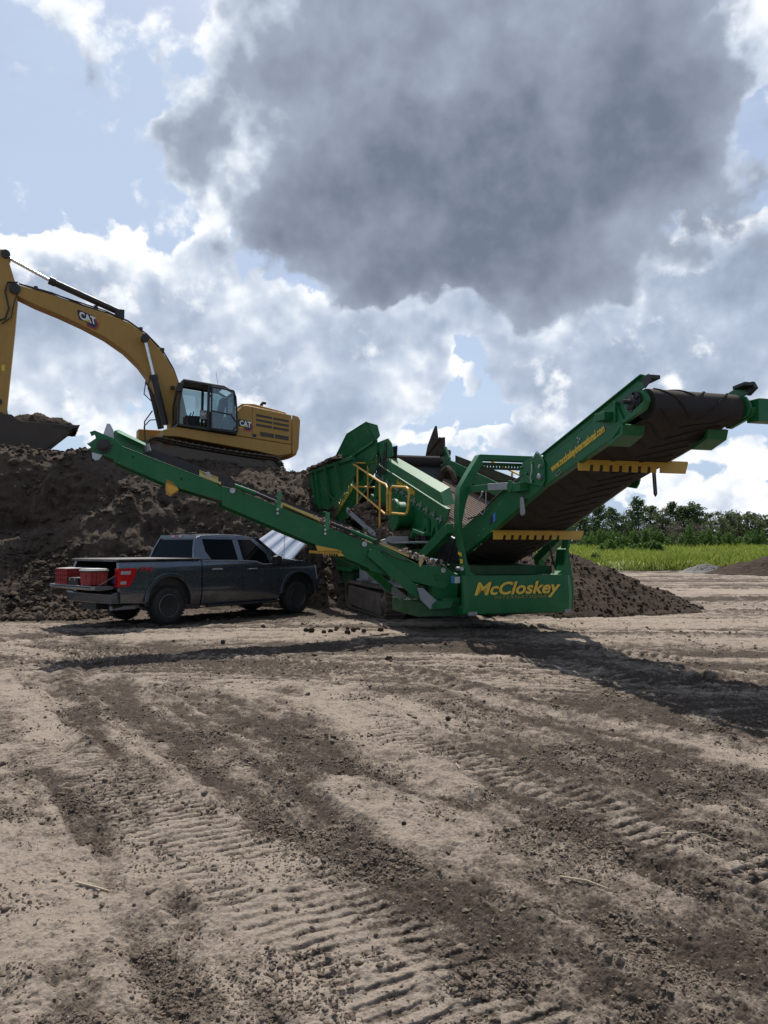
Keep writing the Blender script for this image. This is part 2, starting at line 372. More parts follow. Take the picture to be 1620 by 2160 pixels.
# tread prints: polyline, half width, lug pitch, depth, slant, dryness
TREADS = [([(-5.2, 9.4), (-3.3, 7.1), (-2.25, 5.75), (-1.45, 4.85), (-.95, 4.2), (-.30, 3.45), (.0, 3.0), (.25, 2.6), (.5, 2.2)], .20, .085, .0085, .10),
          ([(-4.6, 9.1), (-2.85, 6.95), (-1.85, 5.7), (-1.12, 4.85), (-.62, 4.25), (.12, 3.45), (.42, 3.0), (.66, 2.6), (.9, 2.2)], .16, .085, .0075, .10),
          ([(-1.3, 11.0), (-.6, 8.9), (.13, 7.05), (.81, 6.0), (1.3, 5.3), (1.6, 4.72), (2.05, 4.12), (2.7, 3.4)], .26, .115, .013, .06),
          ([(3.2, 10.6), (4.6, 10.25), (6.5, 10.1), (9, 9.9)], .25, .30, .07, .0),
          ([(2.2, 16.4), (5.5, 16.6), (9, 17.4), (14, 17.8)], .25, .28, .05, .0),
          ([(1.8, 15.6), (3.4, 13.0), (4.6, 11.7)], .22, .20, .04, .0),
          ([(5, 30), (10, 31), (18, 30.5)], .5, .6, .06, .0), ([(4, 38), (12, 40), (22, 39)], .5, .6, .06, .0)]
DARKZ = [([(-3.4, 9.6), (-2.48, 7.9), (-1.36, 6.1), (-.49, 5.0), (.10, 4.24), (.43, 3.7), (.8, 3.1), (1.2, 2.5)], .42), ([(.3, 9.6), (.9, 8.2), (1.66, 6.1), (2.2, 5.0), (3.0, 4.0)], .5), ([(.9, 3.9), (1.3, 3.35), (1.7, 2.8)], .35), ([(-5.5, 9.0), (-4.1, 7.6)], .5),
         ([(-4.5, 13.0), (-1, 13.3), (3, 12.6), (7, 10.6)], .8), ([(2.8, 9.2), (4.2, 7.6), (6, 6.2)], .7), ([(5, 12.4), (9, 12.2)], .4), ([(-6, 11.5), (-3, 11.0), (-1, 10.6)], .6)]
RUTS = [([(-4.5, 11.2), (-3.7, 9.2), (-2.9, 7.9), (-2.5, 6.6)], .12, .05), ([(.5, 10.6), (1.5, 8.7), (2.5, 7.3), (3.9, 5.9), (5.2, 4.8)], .14, .06),
        ([(2.9, 11.0), (3.6, 9.9), (4.6, 9.2)], .20, .07), ([(1.2, 13.2), (2.6, 12.2), (4.2, 11.0)], .22, .07), ([(1.35, 4.3), (1.8, 3.85), (2.3, 3.5)], .05, -.04),
        ([(-3.0, 12.6), (0, 13.2), (2, 13.4)], .18, .05), ([(3, 14.9), (7, 14.6), (12, 14.9)], .15, .06), ([(2.6, 18), (8, 20), (14, 20)], .2, .08), ([(6, 24), (12, 25), (20, 24.5)], .3, .1)]
# smooth dry strips left by tyres and blades: polyline, half width
SMOOTH = [([(-.9, 9.6), (-.35, 7.9), (.05, 6.6), (.45, 5.6)], .30), ([(-.2, 5.6), (.35, 4.9), (.8, 4.35), (1.3, 3.7)], .30), ([(-4.6, 9.4), (-3.6, 8.3)], .3), ([(-3.4, 5.0), (-2.2, 4.3), (-1.5, 3.7)], .40),
          ([(1.0, 9.0), (1.9, 7.7), (2.7, 6.7)], .26), ([(2.7, 6.2), (3.3, 5.6), (4.0, 5.0)], .22), ([(-.5, 3.6), (-.1, 3.0), (.5, 2.3)], .22), ([(1.45, 5.1), (1.8, 4.65), (2.3, 4.2)], .08),
          ([(3.4, 14.2), (6, 13.6), (10, 13.2), (16, 13)], .9), ([(4.4, 16.2), (8, 16.6), (14, 16.8)], .8), ([(6.5, 19.5), (10, 21.5), (16, 22.5)], 1.6), ([(7, 26.5), (14, 28), (24, 28)], 1.1), ([(-5, 14.6), (-2, 14.9), (.2, 15.0)], .5),
          ([(-3.4, 13.6), (-1, 14.2)], .3), ([(8, 34), (16, 35), (30, 34)], 1.2), ([(6, 44), (14, 46), (30, 45)], 2.0), ([(-6.6, 13.0), (-5.2, 11.9)], .4), ([(3.2, 12.2), (5.5, 11.6), (8, 11.4)], .4)]
def ground_fields(x, y):
    r = np.hypot(x, y)
    # travel direction: diagonal close by, across the picture farther off
    k = sstep(8.5, 13, y + .35 * x)
    cx, cy = .50 * (1 - k) + (-1.0) * k, -.87 * (1 - k) + .06 * k; nn = np.hypot(cx, cy); cx /= nn; cy /= nn
    al = x * cx + y * cy; ac = -x * cy + y * cx
    wx = fbm(x * .9, y * .9, 3, 5) - .5; wy = fbm(x * .9, y * .9, 3, 15) - .5
    al = al + wx * .5; ac = ac + wy * .22
    str_ = fbm(al * .30, ac * 3.2, 4, 21, .6); pat = fbm(x * .8 + wx, y * .8 + wy, 4, 31, .58)
    soil = .44 + (str_ - .5) * 1.9 + (pat - .5) * .75 + (fbm(al * 3, ac * 7, 3, 35) - .5) * .6 + .03 + .15 * sstep(4.0, 7, r)
    for pts, hw in DARKZ:
        d, a, sd_ = seg_dist(x + wx * .5, y + wy * .5, pts); soil = soil + .30 * (1 - sstep(hw * .4, hw * 1.6, d))
    sm = np.zeros_like(x)
    for pts, hw in SMOOTH:
        d, a, sd_ = seg_dist(x + wx * .35, y + wy * .35, pts); sm = np.maximum(sm, 1 - sstep(hw * .45, hw * 1.35, d))
    farm = sstep(11, 17, y); str2 = fbm(al * .07 + 9, ac * .75, 4, 23, .62); soil = soil + farm * ((str2 - .5) * 2.6 + .06)
    soil = soil * (1 - sm * .62) + .08 * sm * .62
    near = 1 - sstep(3.4, 5.2, y + .3 * x)
    soil = soil - .13 * near * (1 - sstep(-.2, 1.6, x))
    # underneath the bank and the machine it is churned dark soil
    dk = np.maximum(sstep(-1.2, 1.2, y - (17.6 + .10 * x)) * (1 - sstep(-.5, 2.0, x)), 0) * (1 - sstep(30, 34, y))
    soil = np.maximum(soil, dk * .85)
    soil = np.clip(soil, 0, 1)
    rough = sstep(.32, .70, soil)
    far = np.clip(r / 14, .25, 3)
    z = (fbm(x * .35, y * .35, 3, 41) - .5) * .05 * sstep(2, 9, r)
    z += (fbm(al * 1.2, ac * 4.5, 3, 51) - .5) * .03
    c1 = fbm(x * 7, y * 7, 5, 61, .62) - .5; rid = 1 - np.abs(fbm(x * 5.5, y * 5.5, 4, 71, .6) * 2 - 1)
    cr = fbm(x * 19, y * 19, 3, 81, .6) - .5
    c2_ = fbm(al * 10, ac * 16, 4, 66, .72) - .5
    z += rough * (c1 * .030 + (rid - .8) * .018 + c2_ * .060 + cr * .022) + (1 - rough) * (c1 * .012 + c2_ * .022 + cr * .012)
    # dry crust flakes: small terraces
    fl = fbm(x * 3.2, y * 3.2, 4, 91, .6) * 9; z += (1 - rough) * .007 * (np.floor(fl) + sstep(.75, 1, fl - np.floor(fl)))
    z += (fbm(x * 46, y * 46, 2, 85, .6) - .5) * (.010 + .010 * rough) * (r < 9)
    z -= .025
    for pts, hw, pitch, dep, slant in TREADS:
        d, a, sd_ = seg_dist(x + wx * .05, y + wy * .05, pts)
        m_ = (1 - sstep(hw * .8, hw * 1.05, d + (fbm(x * 6, y * 6, 2, 113) - .5) * .12)) * sstep(.26, .46, fbm(x * 1.6, y * 1.6, 3, 111)) * (.6 + .4 * sstep(.35, .6, fbm(x * 7, y * 7, 2, 112)))
        ph = (((y - .55 * x) / 1.14 if slant > 0 else a + sd_ * .35) + wx * .02 + (fbm(x * 6, y * 6, 2, 114) - .5) * .016) / pitch; tri = np.abs(ph - np.floor(ph) - .5) * 2
        lug = sstep(.30, .50, tri)
        z = z * (1 - .5 * m_) + m_ * (lug - .62) * dep * 2.0 - m_ * .010
        soil = soil * (1 - .5 * m_) + m_ * .5 * ((1 - lug) * .85 + .22)  # colour darkens the gaps between lugs, standing in for shade in shallow relief
        e = np.exp(-((d - hw * 1.12) / .05) ** 2) * .4; z += e * dep * .9
    for pts, hw, dep in RUTS:
        d, a, sd_ = seg_dist(x + wx * .25, y + wy * .25, pts)
        g_ = np.exp(-(d / hw) ** 2) - .9 * np.exp(-((d - hw * 1.9) / (hw * .7)) ** 2)
        cl = .4 + 1.2 * fbm(x * 9, y * 9, 3, 121)
        z += dep * .62 * g_ * cl; soil = np.maximum(soil, .85 * np.exp(-(d / (hw * 1.2)) ** 2) * cl)
    z *= np.clip(1.0 - sstep(60, 110, r), 0, 1)
    return z, np.clip(soil, 0, 1)
def ground_z(x, y):
    z, s_ = ground_fields(np.array([float(x)]), np.array([float(y)])); return float(z[0])
th = np.concatenate([np.linspace(-180, -46, 60, endpoint=False), np.linspace(-46, -33, 90, endpoint=False), np.linspace(-33, 33, 1050, endpoint=False), np.linspace(33, 46, 90, endpoint=False), np.linspace(46, 180, 60, endpoint=False)])
inv = np.concatenate([np.linspace(1 / .5, 1 / 2.2, 60, endpoint=False), np.linspace(1 / 2.2, 1 / 55, 980, endpoint=False), np.linspace(1 / 55, 1 / 3500, 60)])
TT, IR = np.meshgrid(np.radians(th), inv); RR = 1 / IR
gx, gy = RR * np.sin(TT), RR * np.cos(TT)
gz, gs = ground_fields(gx, gy)
ground = grid_mesh('ground', np.stack([gx, gy, gz], -1), gs, SOIL_G, wrap=True)
tag(ground, 'bare site ground of pale dry sand crust and dark churned soil with tread prints', kind='structure')
# centre cap under the camera
capm = MB(); n0 = len(th); capm.add([(float(gx[0, i]), float(gy[0, i]), float(gz[0, i])) for i in range(n0)] + [(0, 0, float(gz[0].mean()))], [(i, (i + 1) % n0, n0) for i in range(n0)])
me_ = ground.data
bmx = bmesh.new(); bmx.from_mesh(me_); bmx.verts.ensure_lookup_table()
try: bmx.faces.new([bmx.verts[i] for i in range(n0)])
except Exception: pass
bmx.to_mesh(me_); bmx.free()

# ---------------------------------------------------------------- loose clods
def rock_cloud(name, xs, ys, zs, rs, mat, squash=.65, seed=3):
    t = (1 + 5 ** .5) / 2
    base = np.array([(-1, t, 0), (1, t, 0), (-1, -t, 0), (1, -t, 0), (0, -1, t), (0, 1, t), (0, -1, -t), (0, 1, -t), (t, 0, -1), (t, 0, 1), (-t, 0, -1), (-t, 0, 1)]) / math.hypot(1, t)
    fc = np.array([(0, 11, 5), (0, 5, 1), (0, 1, 7), (0, 7, 10), (0, 10, 11), (1, 5, 9), (5, 11, 4), (11, 10, 2), (10, 7, 6), (7, 1, 8), (3, 9, 4), (3, 4, 2), (3, 2, 6), (3, 6, 8), (3, 8, 9), (4, 9, 5), (2, 4, 11), (6, 2, 10), (8, 6, 7), (9, 8, 1)])
    n = len(xs); r_ = np.random.default_rng(seed)
    V = base[None] * (1 + r_.uniform(-.38, .38, (n, 12, 1))); V = V * r_.uniform(.65, 1.3, (n, 1, 3))
    a = r_.uniform(0, 6.28, n); ca_, sa_ = np.cos(a), np.sin(a)
    X = V[..., 0] * ca_[:, None] - V[..., 1] * sa_[:, None]; Y = V[..., 0] * sa_[:, None] + V[..., 1] * ca_[:, None]
    P = np.stack([X * rs[:, None] + xs[:, None], Y * rs[:, None] + ys[:, None], V[..., 2] * rs[:, None] * squash + zs[:, None]], -1).reshape(-1, 3)
    F = (fc[None] + 12 * np.arange(n)[:, None, None]).reshape(-1, 3)
    me = bpy.data.meshes.new(name); me.vertices.add(len(P)); me.vertices.foreach_set('co', P.reshape(-1).astype(np.float32))
    me.loops.add(F.size); me.polygons.add(len(F)); me.loops.foreach_set('vertex_index', F.reshape(-1).astype(np.int32)); me.polygons.foreach_set('loop_start', np.arange(0, F.size, 3, dtype=np.int32))
    me.polygons.foreach_set('use_smooth', np.zeros(len(F), bool)); me.update(calc_edges=True); me.materials.append(mat)
    o = bpy.data.objects.new(name, me); C.objects.link(o); return o
N = 320000
rr_ = 1 / rng.uniform(1 / 26, 1 / 2.3, N); tt_ = np.radians(rng.uniform(-36, 36, N)); px_, py_ = rr_ * np.sin(tt_), rr_ * np.cos(tt_)
pz_, ps_ = ground_fields(px_, py_)
keep = rng.uniform(0, 1, N) < np.clip((ps_ - .10) * 1.4, .22, 1) * (.05 + .95 * sstep(.46, .64, fbm(px_ * 2.6, py_ * 2.6, 4, 140, .65)))
px_, py_, pz_ = px_[keep], py_[keep], pz_[keep]; n_ = len(px_)
rad = .0045 + .011 * rng.power(.35, n_) ** 2 ; rad = np.minimum(.0018 + rng.exponential(.0016, n_) * (.6 + .8 * fbm(px_ * 3, py_ * 3, 2, 150)), .020) * (1 + np.hypot(px_, py_) / 6)
clods = rock_cloud('loose_soil_crumbs', px_, py_, pz_ + rad * .25, rad, SOIL_C)
tag(clods, 'loose crumbs of dry soil scattered over the site ground', 'soil crumbs', kind='stuff')
print('clods', n_)

# ---------------------------------------------------------------- soil bank behind the truck and under the excavator
# height profile (distance Y, height) given for a few columns X at the face
def prof(y, pts): return np.interp(y, [p[0] for p in pts], [p[1] for p in pts])
COLS = [(-26, [(19.5, 0), (21.6, 1.8), (22.4, 2.0), (22.9, 4.3), (24, 4.75), (60, 4.9)]),
        (-11.5, [(18.9, 0), (20.3, 1.1), (21.9, 1.75), (22.5, 2.1), (22.9, 3.6), (23.5, 4.45), (24.6, 4.75), (60, 4.9)]),
        (-9.4, [(19.2, 0), (20.6, 1.1), (22.0, 2.0), (22.8, 2.4), (23.3, 3.6), (23.9, 4.35), (25, 4.7), (60, 4.9)]),
        (-7.6, [(20.2, 0), (21.5, 1.5), (22.8, 3.0), (23.5, 3.75), (24.4, 4.2), (25.4, 4.6), (60, 4.8)]),
        (-6.0, [(20.6, 0), (22.2, 1.6), (23.4, 2.9), (24.2, 3.55), (25.0, 4.2), (26.0, 4.55), (60, 4.7)]),
        (-3.5, [(20.9, 0), (22.4, 1.3), (24.0, 2.7), (25.2, 3.7), (26.2, 4.3), (28, 4.25), (32, 4.0), (60, 3.6)]),
        (-1.5, [(21.2, 0), (22.6, 1.2), (24.4, 2.6), (25.8, 3.8), (26.8, 4.15), (30, 4.0), (60, 3.2)]),
        (.8, [(23.4, 0), (25, 1.2), (27, 2.6), (28.5, 3.2), (34, 3.2), (60, 2.6)]),
        (3.2, [(26, 0), (29, .9), (34, 1.0), (60, .5)]), (6, [(30, -.4), (60, -.4)])]
def bank_z(x, y):
    xs = [c_[0] for c_ in COLS]; Z = np.stack([prof(y, c_[1]) for c_ in COLS], 0)
    j = np.clip(np.searchsorted(xs, x) - 1, 0, len(xs) - 2); t = np.clip((x - np.take(xs, j)) / (np.take(xs, j + 1) - np.take(xs, j)), 0, 1)
    ii = np.arange(x.size).reshape(x.shape); Zf = Z.reshape(len(xs), -1)
    a = Zf[j.reshape(-1), ii.reshape(-1)].reshape(x.shape); b_ = Zf[j.reshape(-1) + 1, ii.reshape(-1)].reshape(x.shape)
    return a * (1 - t) + b_ * t
nx, ny = 620, 430
bx = np.concatenate([np.linspace(-26, -13, 60, endpoint=False), np.linspace(-13, 1.5, nx - 110, endpoint=False), np.linspace(1.5, 6, 50)])
by = np.concatenate([np.linspace(18.3, 29, ny - 60, endpoint=False), np.linspace(29, 60, 60)])
BX, BY = np.meshgrid(bx, by)
wob = (fbm(BX * .5, BY * .5, 3, 201) - .5) * 1.5 + (fbm(BX * 1.8, BY * .9, 3, 205) - .5) * .7
BZ = bank_z(BX, BY + wob)
sl = np.abs(np.gradient(BZ, axis=0) / np.gradient(BY, axis=0)); onb = sstep(.02, .5, BZ)
lump = fbm(BX * 1.6, BY * 1.6, 5, 211, .6) - .5; rg = 1 - np.abs(fbm(BX * 2.1, BY * 2.1 + BZ, 4, 221, .55) * 2 - 1); sm_ = fbm(BX * 7, BY * 7, 4, 231, .65) - .5
loose = np.where(BX < -9, sstep(2.6, 1.4, BZ) + sstep(4.2, 4.6, BZ), 1.0)
BZ = BZ + onb * (lump * .46 + (rg - .8) * .12 + sm_ * .10 * (.5 + .5 * loose))
BYd = BY + onb * sstep(.5, 2, sl) * ((fbm(BX * 1.5, BZ * 2.2, 4, 241, .6) - .5) * .8 + (fbm(BX * 5, BZ * 7, 3, 251, .6) - .5) * .13)
BZ -= .12 * (1 - sstep(0, .12, BZ))
bank = grid_mesh('soil_embankment', np.stack([BX, BYd, BZ], -1), None, SOIL_B)
tag(bank, 'tall dark bank of excavated soil behind the pickup, excavator standing on top', kind='structure')
# clods lying on the bank
i_ = rng.integers(0, BX.size, 26000); bxs, bys, bzs = BX.reshape(-1)[i_], BYd.reshape(-1)[i_], BZ.reshape(-1)[i_]
kk = (bzs > .05) & (bxs > -15) & (bxs < 2) & (bys < 29) & (rng.uniform(0, 1, len(i_)) < .2 + .8 * sstep(.45, .6, fbm(bxs * .9, bys * .9 + bzs, 3, 260)))
bxs, bys, bzs = bxs[kk], bys[kk], bzs[kk]; rb = np.minimum(.018 + rng.exponential(.022, len(bxs)), .15)
bc = rock_cloud('bank_soil_clods', bxs + rng.uniform(-.03, .03, len(bxs)), bys, bzs + rb * .2, rb, SOIL_B, .75, 9)
tag(bc, 'lumps and clods of dark soil lying on the slope of the bank', 'soil clods', kind='stuff')
# rubble of round clods at the foot of the bank, left of the truck
nn_ = 2600; fx = rng.uniform(-12.5, -6.6, nn_); fy = 19.0 + rng.uniform(-1.5, 2.6, nn_) + (fx + 9) * .12
fz = np.maximum(bank_z(fx, fy), 0); rf = np.minimum(.025 + rng.exponential(.024, nn_), .12)
ft = rock_cloud('foot_clods', fx, fy, fz + rf * .3, rf, SOIL_B, .8, 11)
tag(ft, 'rounded soil lumps heaped at the foot of the bank left of the pickup', 'soil clods', kind='stuff')

# piles
def pile(name, cx, cy, rx, ry, h, mat, label, cat, seed, asym=0.0, lumpy=.10, rot=0.0):
    a = np.linspace(-1.05, 1.05, 150); U, V_ = np.meshgrid(a, a); th_ = np.arctan2(V_, U)
    r = np.hypot(U - asym * (1 - np.hypot(U, V_)).clip(0, 1), V_) * (1 + .22 * (fbm(np.cos(th_) * 1.5 + 5, np.sin(th_) * 1.5 + 5, 3, seed) - .5))
    x = U * rx; y = V_ * ry
    z = h * np.clip(1 - r, -.12, 1) ** 1.0 * (1 + .0 * x)
    z = z - .08 * h * np.exp(-(r / .12) ** 2)
    z += (z > 0) * ((fbm(x * 1.3, y * 1.3, 4, seed + 3) - .5) * lumpy * 2.2 + (fbm(x * 6, y * 6, 4, seed + 5, .62) - .5) * lumpy * 1.3 + (fbm(x * 20, y * 20, 3, seed + 7, .62) - .5) * lumpy * .5) * sstep(0, .25, z)
    z = np.where(r > 1.0, -.15, z)
    c_, s_ = math.cos(R(rot)), math.sin(R(rot))
    o = grid_mesh(name, np.stack([x * c_ - y * s_, x * s_ + y * c_, z], -1), None, mat); o.location = (cx, cy, 0)
    return tag(o, label, cat)
PL = pile('soil_pile', 4.85, 21.6, 4.0, 3.4, 1.72, SOIL_P, 'dark brown cone of screened topsoil right of the green screener', 'soil pile', 301, -.10, .13)
pile('soil_pile', 23.8, 46.0, 4.6, 3.2, 1.35, SOIL_P, 'low dark soil pile at the right edge by the grass', 'soil pile', 311, .1, .15)
pile('rubble_heap', 20.3, 48.5, 1.8, 1.5, .50, RUBBLE, 'small heap of pale grey rubble beside the far dark pile', 'rubble heap', 321, 0, .18)

q_ = np.array([v.co[:] for v in PL.data.vertices]); q_ = q_[(q_[:, 2] > .02)]; q_ = q_[rng.integers(0, len(q_), 4200)]; rq = np.minimum(.012 + rng.exponential(.014, len(q_)), .09)
pc = rock_cloud('clods', q_[:, 0] + rng.uniform(-.03, .03, len(q_)), q_[:, 1] + rng.uniform(-.03, .03, len(q_)), q_[:, 2] + rq * .2, rq, SOIL_P, .8, 17); pc.parent = PL; pc['kind'] = 'stuff'

# ================================================================ green tracked screener
# local frame of every machine: u forward, v to its left, w up (u towards the tail conveyor head here)
SM = empty('screening_machine', (2.54, 14.7, 0), 17, 'large green tracked screening machine with yellow handrails and raised conveyors', 'screening machine')
def part(mb, name, mats, bevel=.006, parent=None, **k): return mb.build(name, mats, parent or SM, bevel, **k)

# --- chassis
m = MB()
m.box((-10.6, -.85, .55), (-.9, -.60, 1.05)); m.box((-10.6, .60, .55), (-.9, .85, 1.05))
for u in (-10.4, -8.2, -6.0, -4.0, -2.2): m.box((u, -.62, .62), (u + .18, .62, .98))
m.box((-7.6, -.55, .35), (-3.2, .55, .78))
m.pv([(-8.6, 1.0), (-8.2, 1.0), (-6.5, 3.0), (-6.85, 3.1)], -.95, -.80); m.pv([(-8.6, 1.0), (-8.2, 1.0), (-6.5, 3.0), (-6.85, 3.1)], .80, .95)
m.pv([(-2.6, 1.0), (-2.3, 1.0), (-2.2, 1.62), (-2.7, 1.62)], -1.15, -.8); m.pv([(-2.6, 1.0), (-2.3, 1.0), (-2.2, 1.62), (-2.7, 1.62)], .8, 1.15)
m.box((-1.9, -1.9, .36), (-.3, -1.05, .64)); m.box((-1.75, -1.62, .60), (-.7, -1.1, .92))
chassis = part(m, 'chassis', GREEN_D, .012)
m = MB(); m.pv([(-.75, .58), (-.45, .58), (-.38, 1.15), (-.62, 1.18)], -1.55, -1.05); m.box((-.62, -1.42, .62), (-.28, -1.06, .70)); part(m, 'support_bracket', GREEN)
m = MB(); m.box((-.285, -1.24, .98), (-.28, -1.17, 1.12)); part(m, 'warning_sticker', TXTB, 0)
m = MB(); m.box((-.285, -1.165, .98), (-.28, -1.06, 1.10)); part(m, 'warning_sticker', TXTW, 0)

# --- engine and tank housings on the near and far sides
def housing(v0, v1):
    m = MB(); m.box((-10.1, v0, 1.02), (-7.0, v1, 2.05)); o = part(m, 'engine_housing', GREEN, .02)
    m = MB(); s = -1 if v0 < 0 else 1; vf = v0 if v0 < 0 else v1
    for k in range(9): m.box((-9.95, vf + s * .003, 1.10 + k * .035), (-7.2, vf + s * .02, 1.122 + k * .035))
    part(m, 'louvre', GREEN_D, 0, o)
    m = MB(); m.box((-10.2, min(vf, vf + s * .05), .98), (-6.95, max(vf, vf + s * .05), 1.075)); part(m, 'skirt_rail', GREEN, .005, o)
housing(-1.42, -.87); housing(.87, 1.42)
m = MB(); m.pv([(-10.05, 1.0), (-9.7, .38), (-7.3, .30), (-7.1, 1.0)], -1.36, -.90); part(m, 'fuel_tank', GREEN_D, .03)
m = MB(); m.box((-7.0, -1.30, .74), (-3.0, -.9, .80)); m.box((-6.4, -1.38, .80), (-5.6, -1.0, 1.12)); part(m, 'step_plate', GREYP)
m = MB()
for w in (.86, 1.02): m.tube([(-4.1, -1.45, w), (-3.5, -1.45, w)], .013, 6)
m.box((-4.3, -1.46, .95), (-4.22, -1.42, 1.2)); m.box((-3.4, -1.46, .6), (-3.36, -1.42, 1.05)); part(m, 'access_step', STEEL, 0)

# --- crawler tracks
def crawler(v0, v1):
    u0, u1, h = -7.25, -3.45, .74; r = h / 2 - .03; vc = (v0 + v1) / 2
    root = None
    m = MB(); pts = []
    L = (u1 - u0 - 2 * r)
    def at(s):
        s %= 2 * L + 2 * math.pi * r
        if s < L: return (u0 + r + s, h - .03, 0)
        s -= L
        if s < math.pi * r: a = s / r; return (u1 - r + r * math.sin(a), h / 2 + r * math.cos(a), a)
        s -= math.pi * r
        if s < L: return (u1 - r - s, .03, math.pi)
        s -= L; a = s / r; return (u0 + r - r * math.sin(a), h / 2 - r * math.cos(a), math.pi + a)
    tot = 2 * L + 2 * math.pi * r; n = 62
    for k in range(n):
        u, w, a = at(k * tot / n); w -= .012 * math.sin(max(0, min(1, (u - u0) / (u1 - u0))) * math.pi) if w > h / 2 else 0
        ca, sa = math.cos(-a), math.sin(-a); pl = tot / n * .46
        def q(x, z): return (u + x * ca - z * sa, w + x * sa + z * ca)
        m.pv([q(-pl, -.022), q(pl, -.022), q(pl, .010), q(pl * .5, .012), q(pl * .35, .045), q(-.0, .045), q(-pl * .2, .012), q(-pl, .012)], v0, v1)
        m.pv([q(-pl * 1.1, -.075), q(pl * 1.1, -.075), q(pl * .9, -.02), q(-pl * .9, -.02)], vc - .10, vc + .10)
    tb = part(m, 'track_belt', TRACKM, 0)
    m = MB(); m.pv([(u0 + .38, .12), (u1 - .42, .06), (u1 - .42, .56), (u0 + .38, .62)], v0 - .0 if v0 < 0 else v0 + .08, v1 - .08 if v0 < 0 else v1)
    for k in range(8): m.lathe((u0 + .45 + k * .39, vc, .11), (0, 1, 0), [(0, -.2), (.085, -.2), (.085, .2), (0, .2)], 14)
    part(m, 'track_frame', TRACKM, .01, tb)
    m = MB()
    for uu in (u0 + r + .03, u1 - r - .02):
        m.cut()
        m.lathe((uu, vc, h / 2), (0, 1, 0), [(0, -.24), (.10, -.24), (.16, -.20), (.25, -.16), (.29, -.12), (.29, .12), (.25, .16), (.16, .20), (.10, .24), (0, .24)], 28)
    part(m, 'drive_sprocket', TRACKM, 0, tb)
    m = MB(); m.tube([(u1 - .55, v0 - .01 if v0 < 0 else v1 + .01, .30), (u1 - .52, v0 - .01 if v0 < 0 else v1 + .01, .30)], .02, 6)
crawler(-1.55, -1.05); crawler(1.05, 1.55)

# --- arch frame that carries the tail conveyor, with the name panel
m = MB()
def arch_leg(s):
    o = [(-1.06, .40), (-1.04, .75), (-1.10, 1.5), (-1.195, 1.92), (-1.20, 2.30), (-1.175, 2.76), (-1.0, 3.05), (-.76, 3.42), (-.70, 3.42), (-.70, 3.22), (-.80, 3.10), (-.90, 2.90), (-1.04, 2.5), (-1.12, 2.15), (-1.115, 1.84), (-1.02, 1.38), (-.95, 1.20), (-.82, 1.12), (-.78, 1.12), (-.78, .40)]
    return [(v * -s if s > 0 else v, w) for v, w in o]
m.pu(arch_leg(-1), -.24, .0); m.pu([(-v, w) for v, w in arch_leg(-1)], -.24, .0)
m.box((-.24, -.72, 3.31), (0, .72, 3.42))
arch = part(m, 'arch_frame', GREEN, .012)
m = MB(); n = 22; w0, w1 = 3.17, 3.30; m.box((-.36, -.72, w0 + .075), (-.34, .72, w1 + .01)); m.box((-.36, -.72, w0), (-.34, .72, w0 + .045))
for k in range(n): m.box((-.36, -.72 + k * 1.44 / n + .022, w0 + .045), (-.34, -.72 + (k + 1) * 1.44 / n, w0 + .075))
part(m, 'perforated_rail', GREEN_D, 0, arch)
m = MB()
prof_ = [(0.0, 1.13), (.045, 1.135), (.10, .70), (.06, .42), (.0, .39), (-.42, .39), (-.42, .55), (-.03, .55), (-.03, 1.13)]
m.loft([[(u + du, v, w) for u, w in prof_] for v, du in ((-1.12, -.06), (-1.04, 0), (1.06, 0), (1.17, -.08))])
m.pu([(1.0, 1.12), (1.04, 1.62), (1.13, 1.66), (1.24, .83), (1.21, .45), (1.12, .42), (1.0, .60)], -.36, -.02)
fp = part(m, 'name_panel', GREEN, .014)
m = MB(); m.box((-.01, -1.04, .395), (.066, -.86, .47)); m.cut(); m.box((-.01, .98, .395), (.066, 1.12, .47)); part(m, 'corner_plate', GREYP, .003, fp)
m = MB(); m.box((-.40, -.84, 1.13), (-.37, .95, 1.30)); m.pv([(-.4, 1.2), (-1.6, 1.0), (-1.6, .8), (-.4, .6)], -.85, -.80); part(m, 'rear_flap', GREEN_D, .004, fp)
MB.OZ = 0
sl_ = math.atan2(.055, .43)
lettering('lettering', 'McCloskey', .325, (.088, -.93, .765), (0, 1, .01), (-.10, 0, 1), TXTK, fp, .32, .019, .002, 1.20)
lettering('lettering', 'McCloskey', .325, (.100, -.945, .775), (0, 1, .01), (-.10, 0, 1), TXTY, fp, .32, .009, .003, 1.20)
lettering('lettering', 'INTERNATIONAL', .085, (.110, -.54, .690), (0, 1, .01), (-.10, 0, 1), plain('dull_gold', (.30, .22, .03), .5), fp, .1, .0, .002, 1.60, 1.15)
m = MB(); m.prism([(-.02, -1.205, 1.52), (.0, -1.205, 1.52), (.0, -1.14, 1.49), (-.02, -1.14, 1.49)], (0, 0, .06)); m.cut(); m.box((-.01, -1.17, 1.36), (.004, -1.12, 1.44)); part(m, 'warning_sticker', TXTY, 0, arch)
# diagonal braces
for s in (-1, 1):
    m = MB(); m.beam((-.25, s * 1.27, 2.02), (-1.75, s * 1.37, 1.36), .16, .20); m.beam((-1.6, s * 1.36, 1.40), (-1.85, s * 1.37, .7), .14, .18); part(m, 'diagonal_brace', GREEN, .01, arch)
m = MB(); m.lathe((-.2, -1.15, 1.26), (1, 0, 0), [(0, 0), (.035, 0), (.035, .24), (0, .24)], 12); part(m, 'rotary_knob', STEEL, 0, arch)

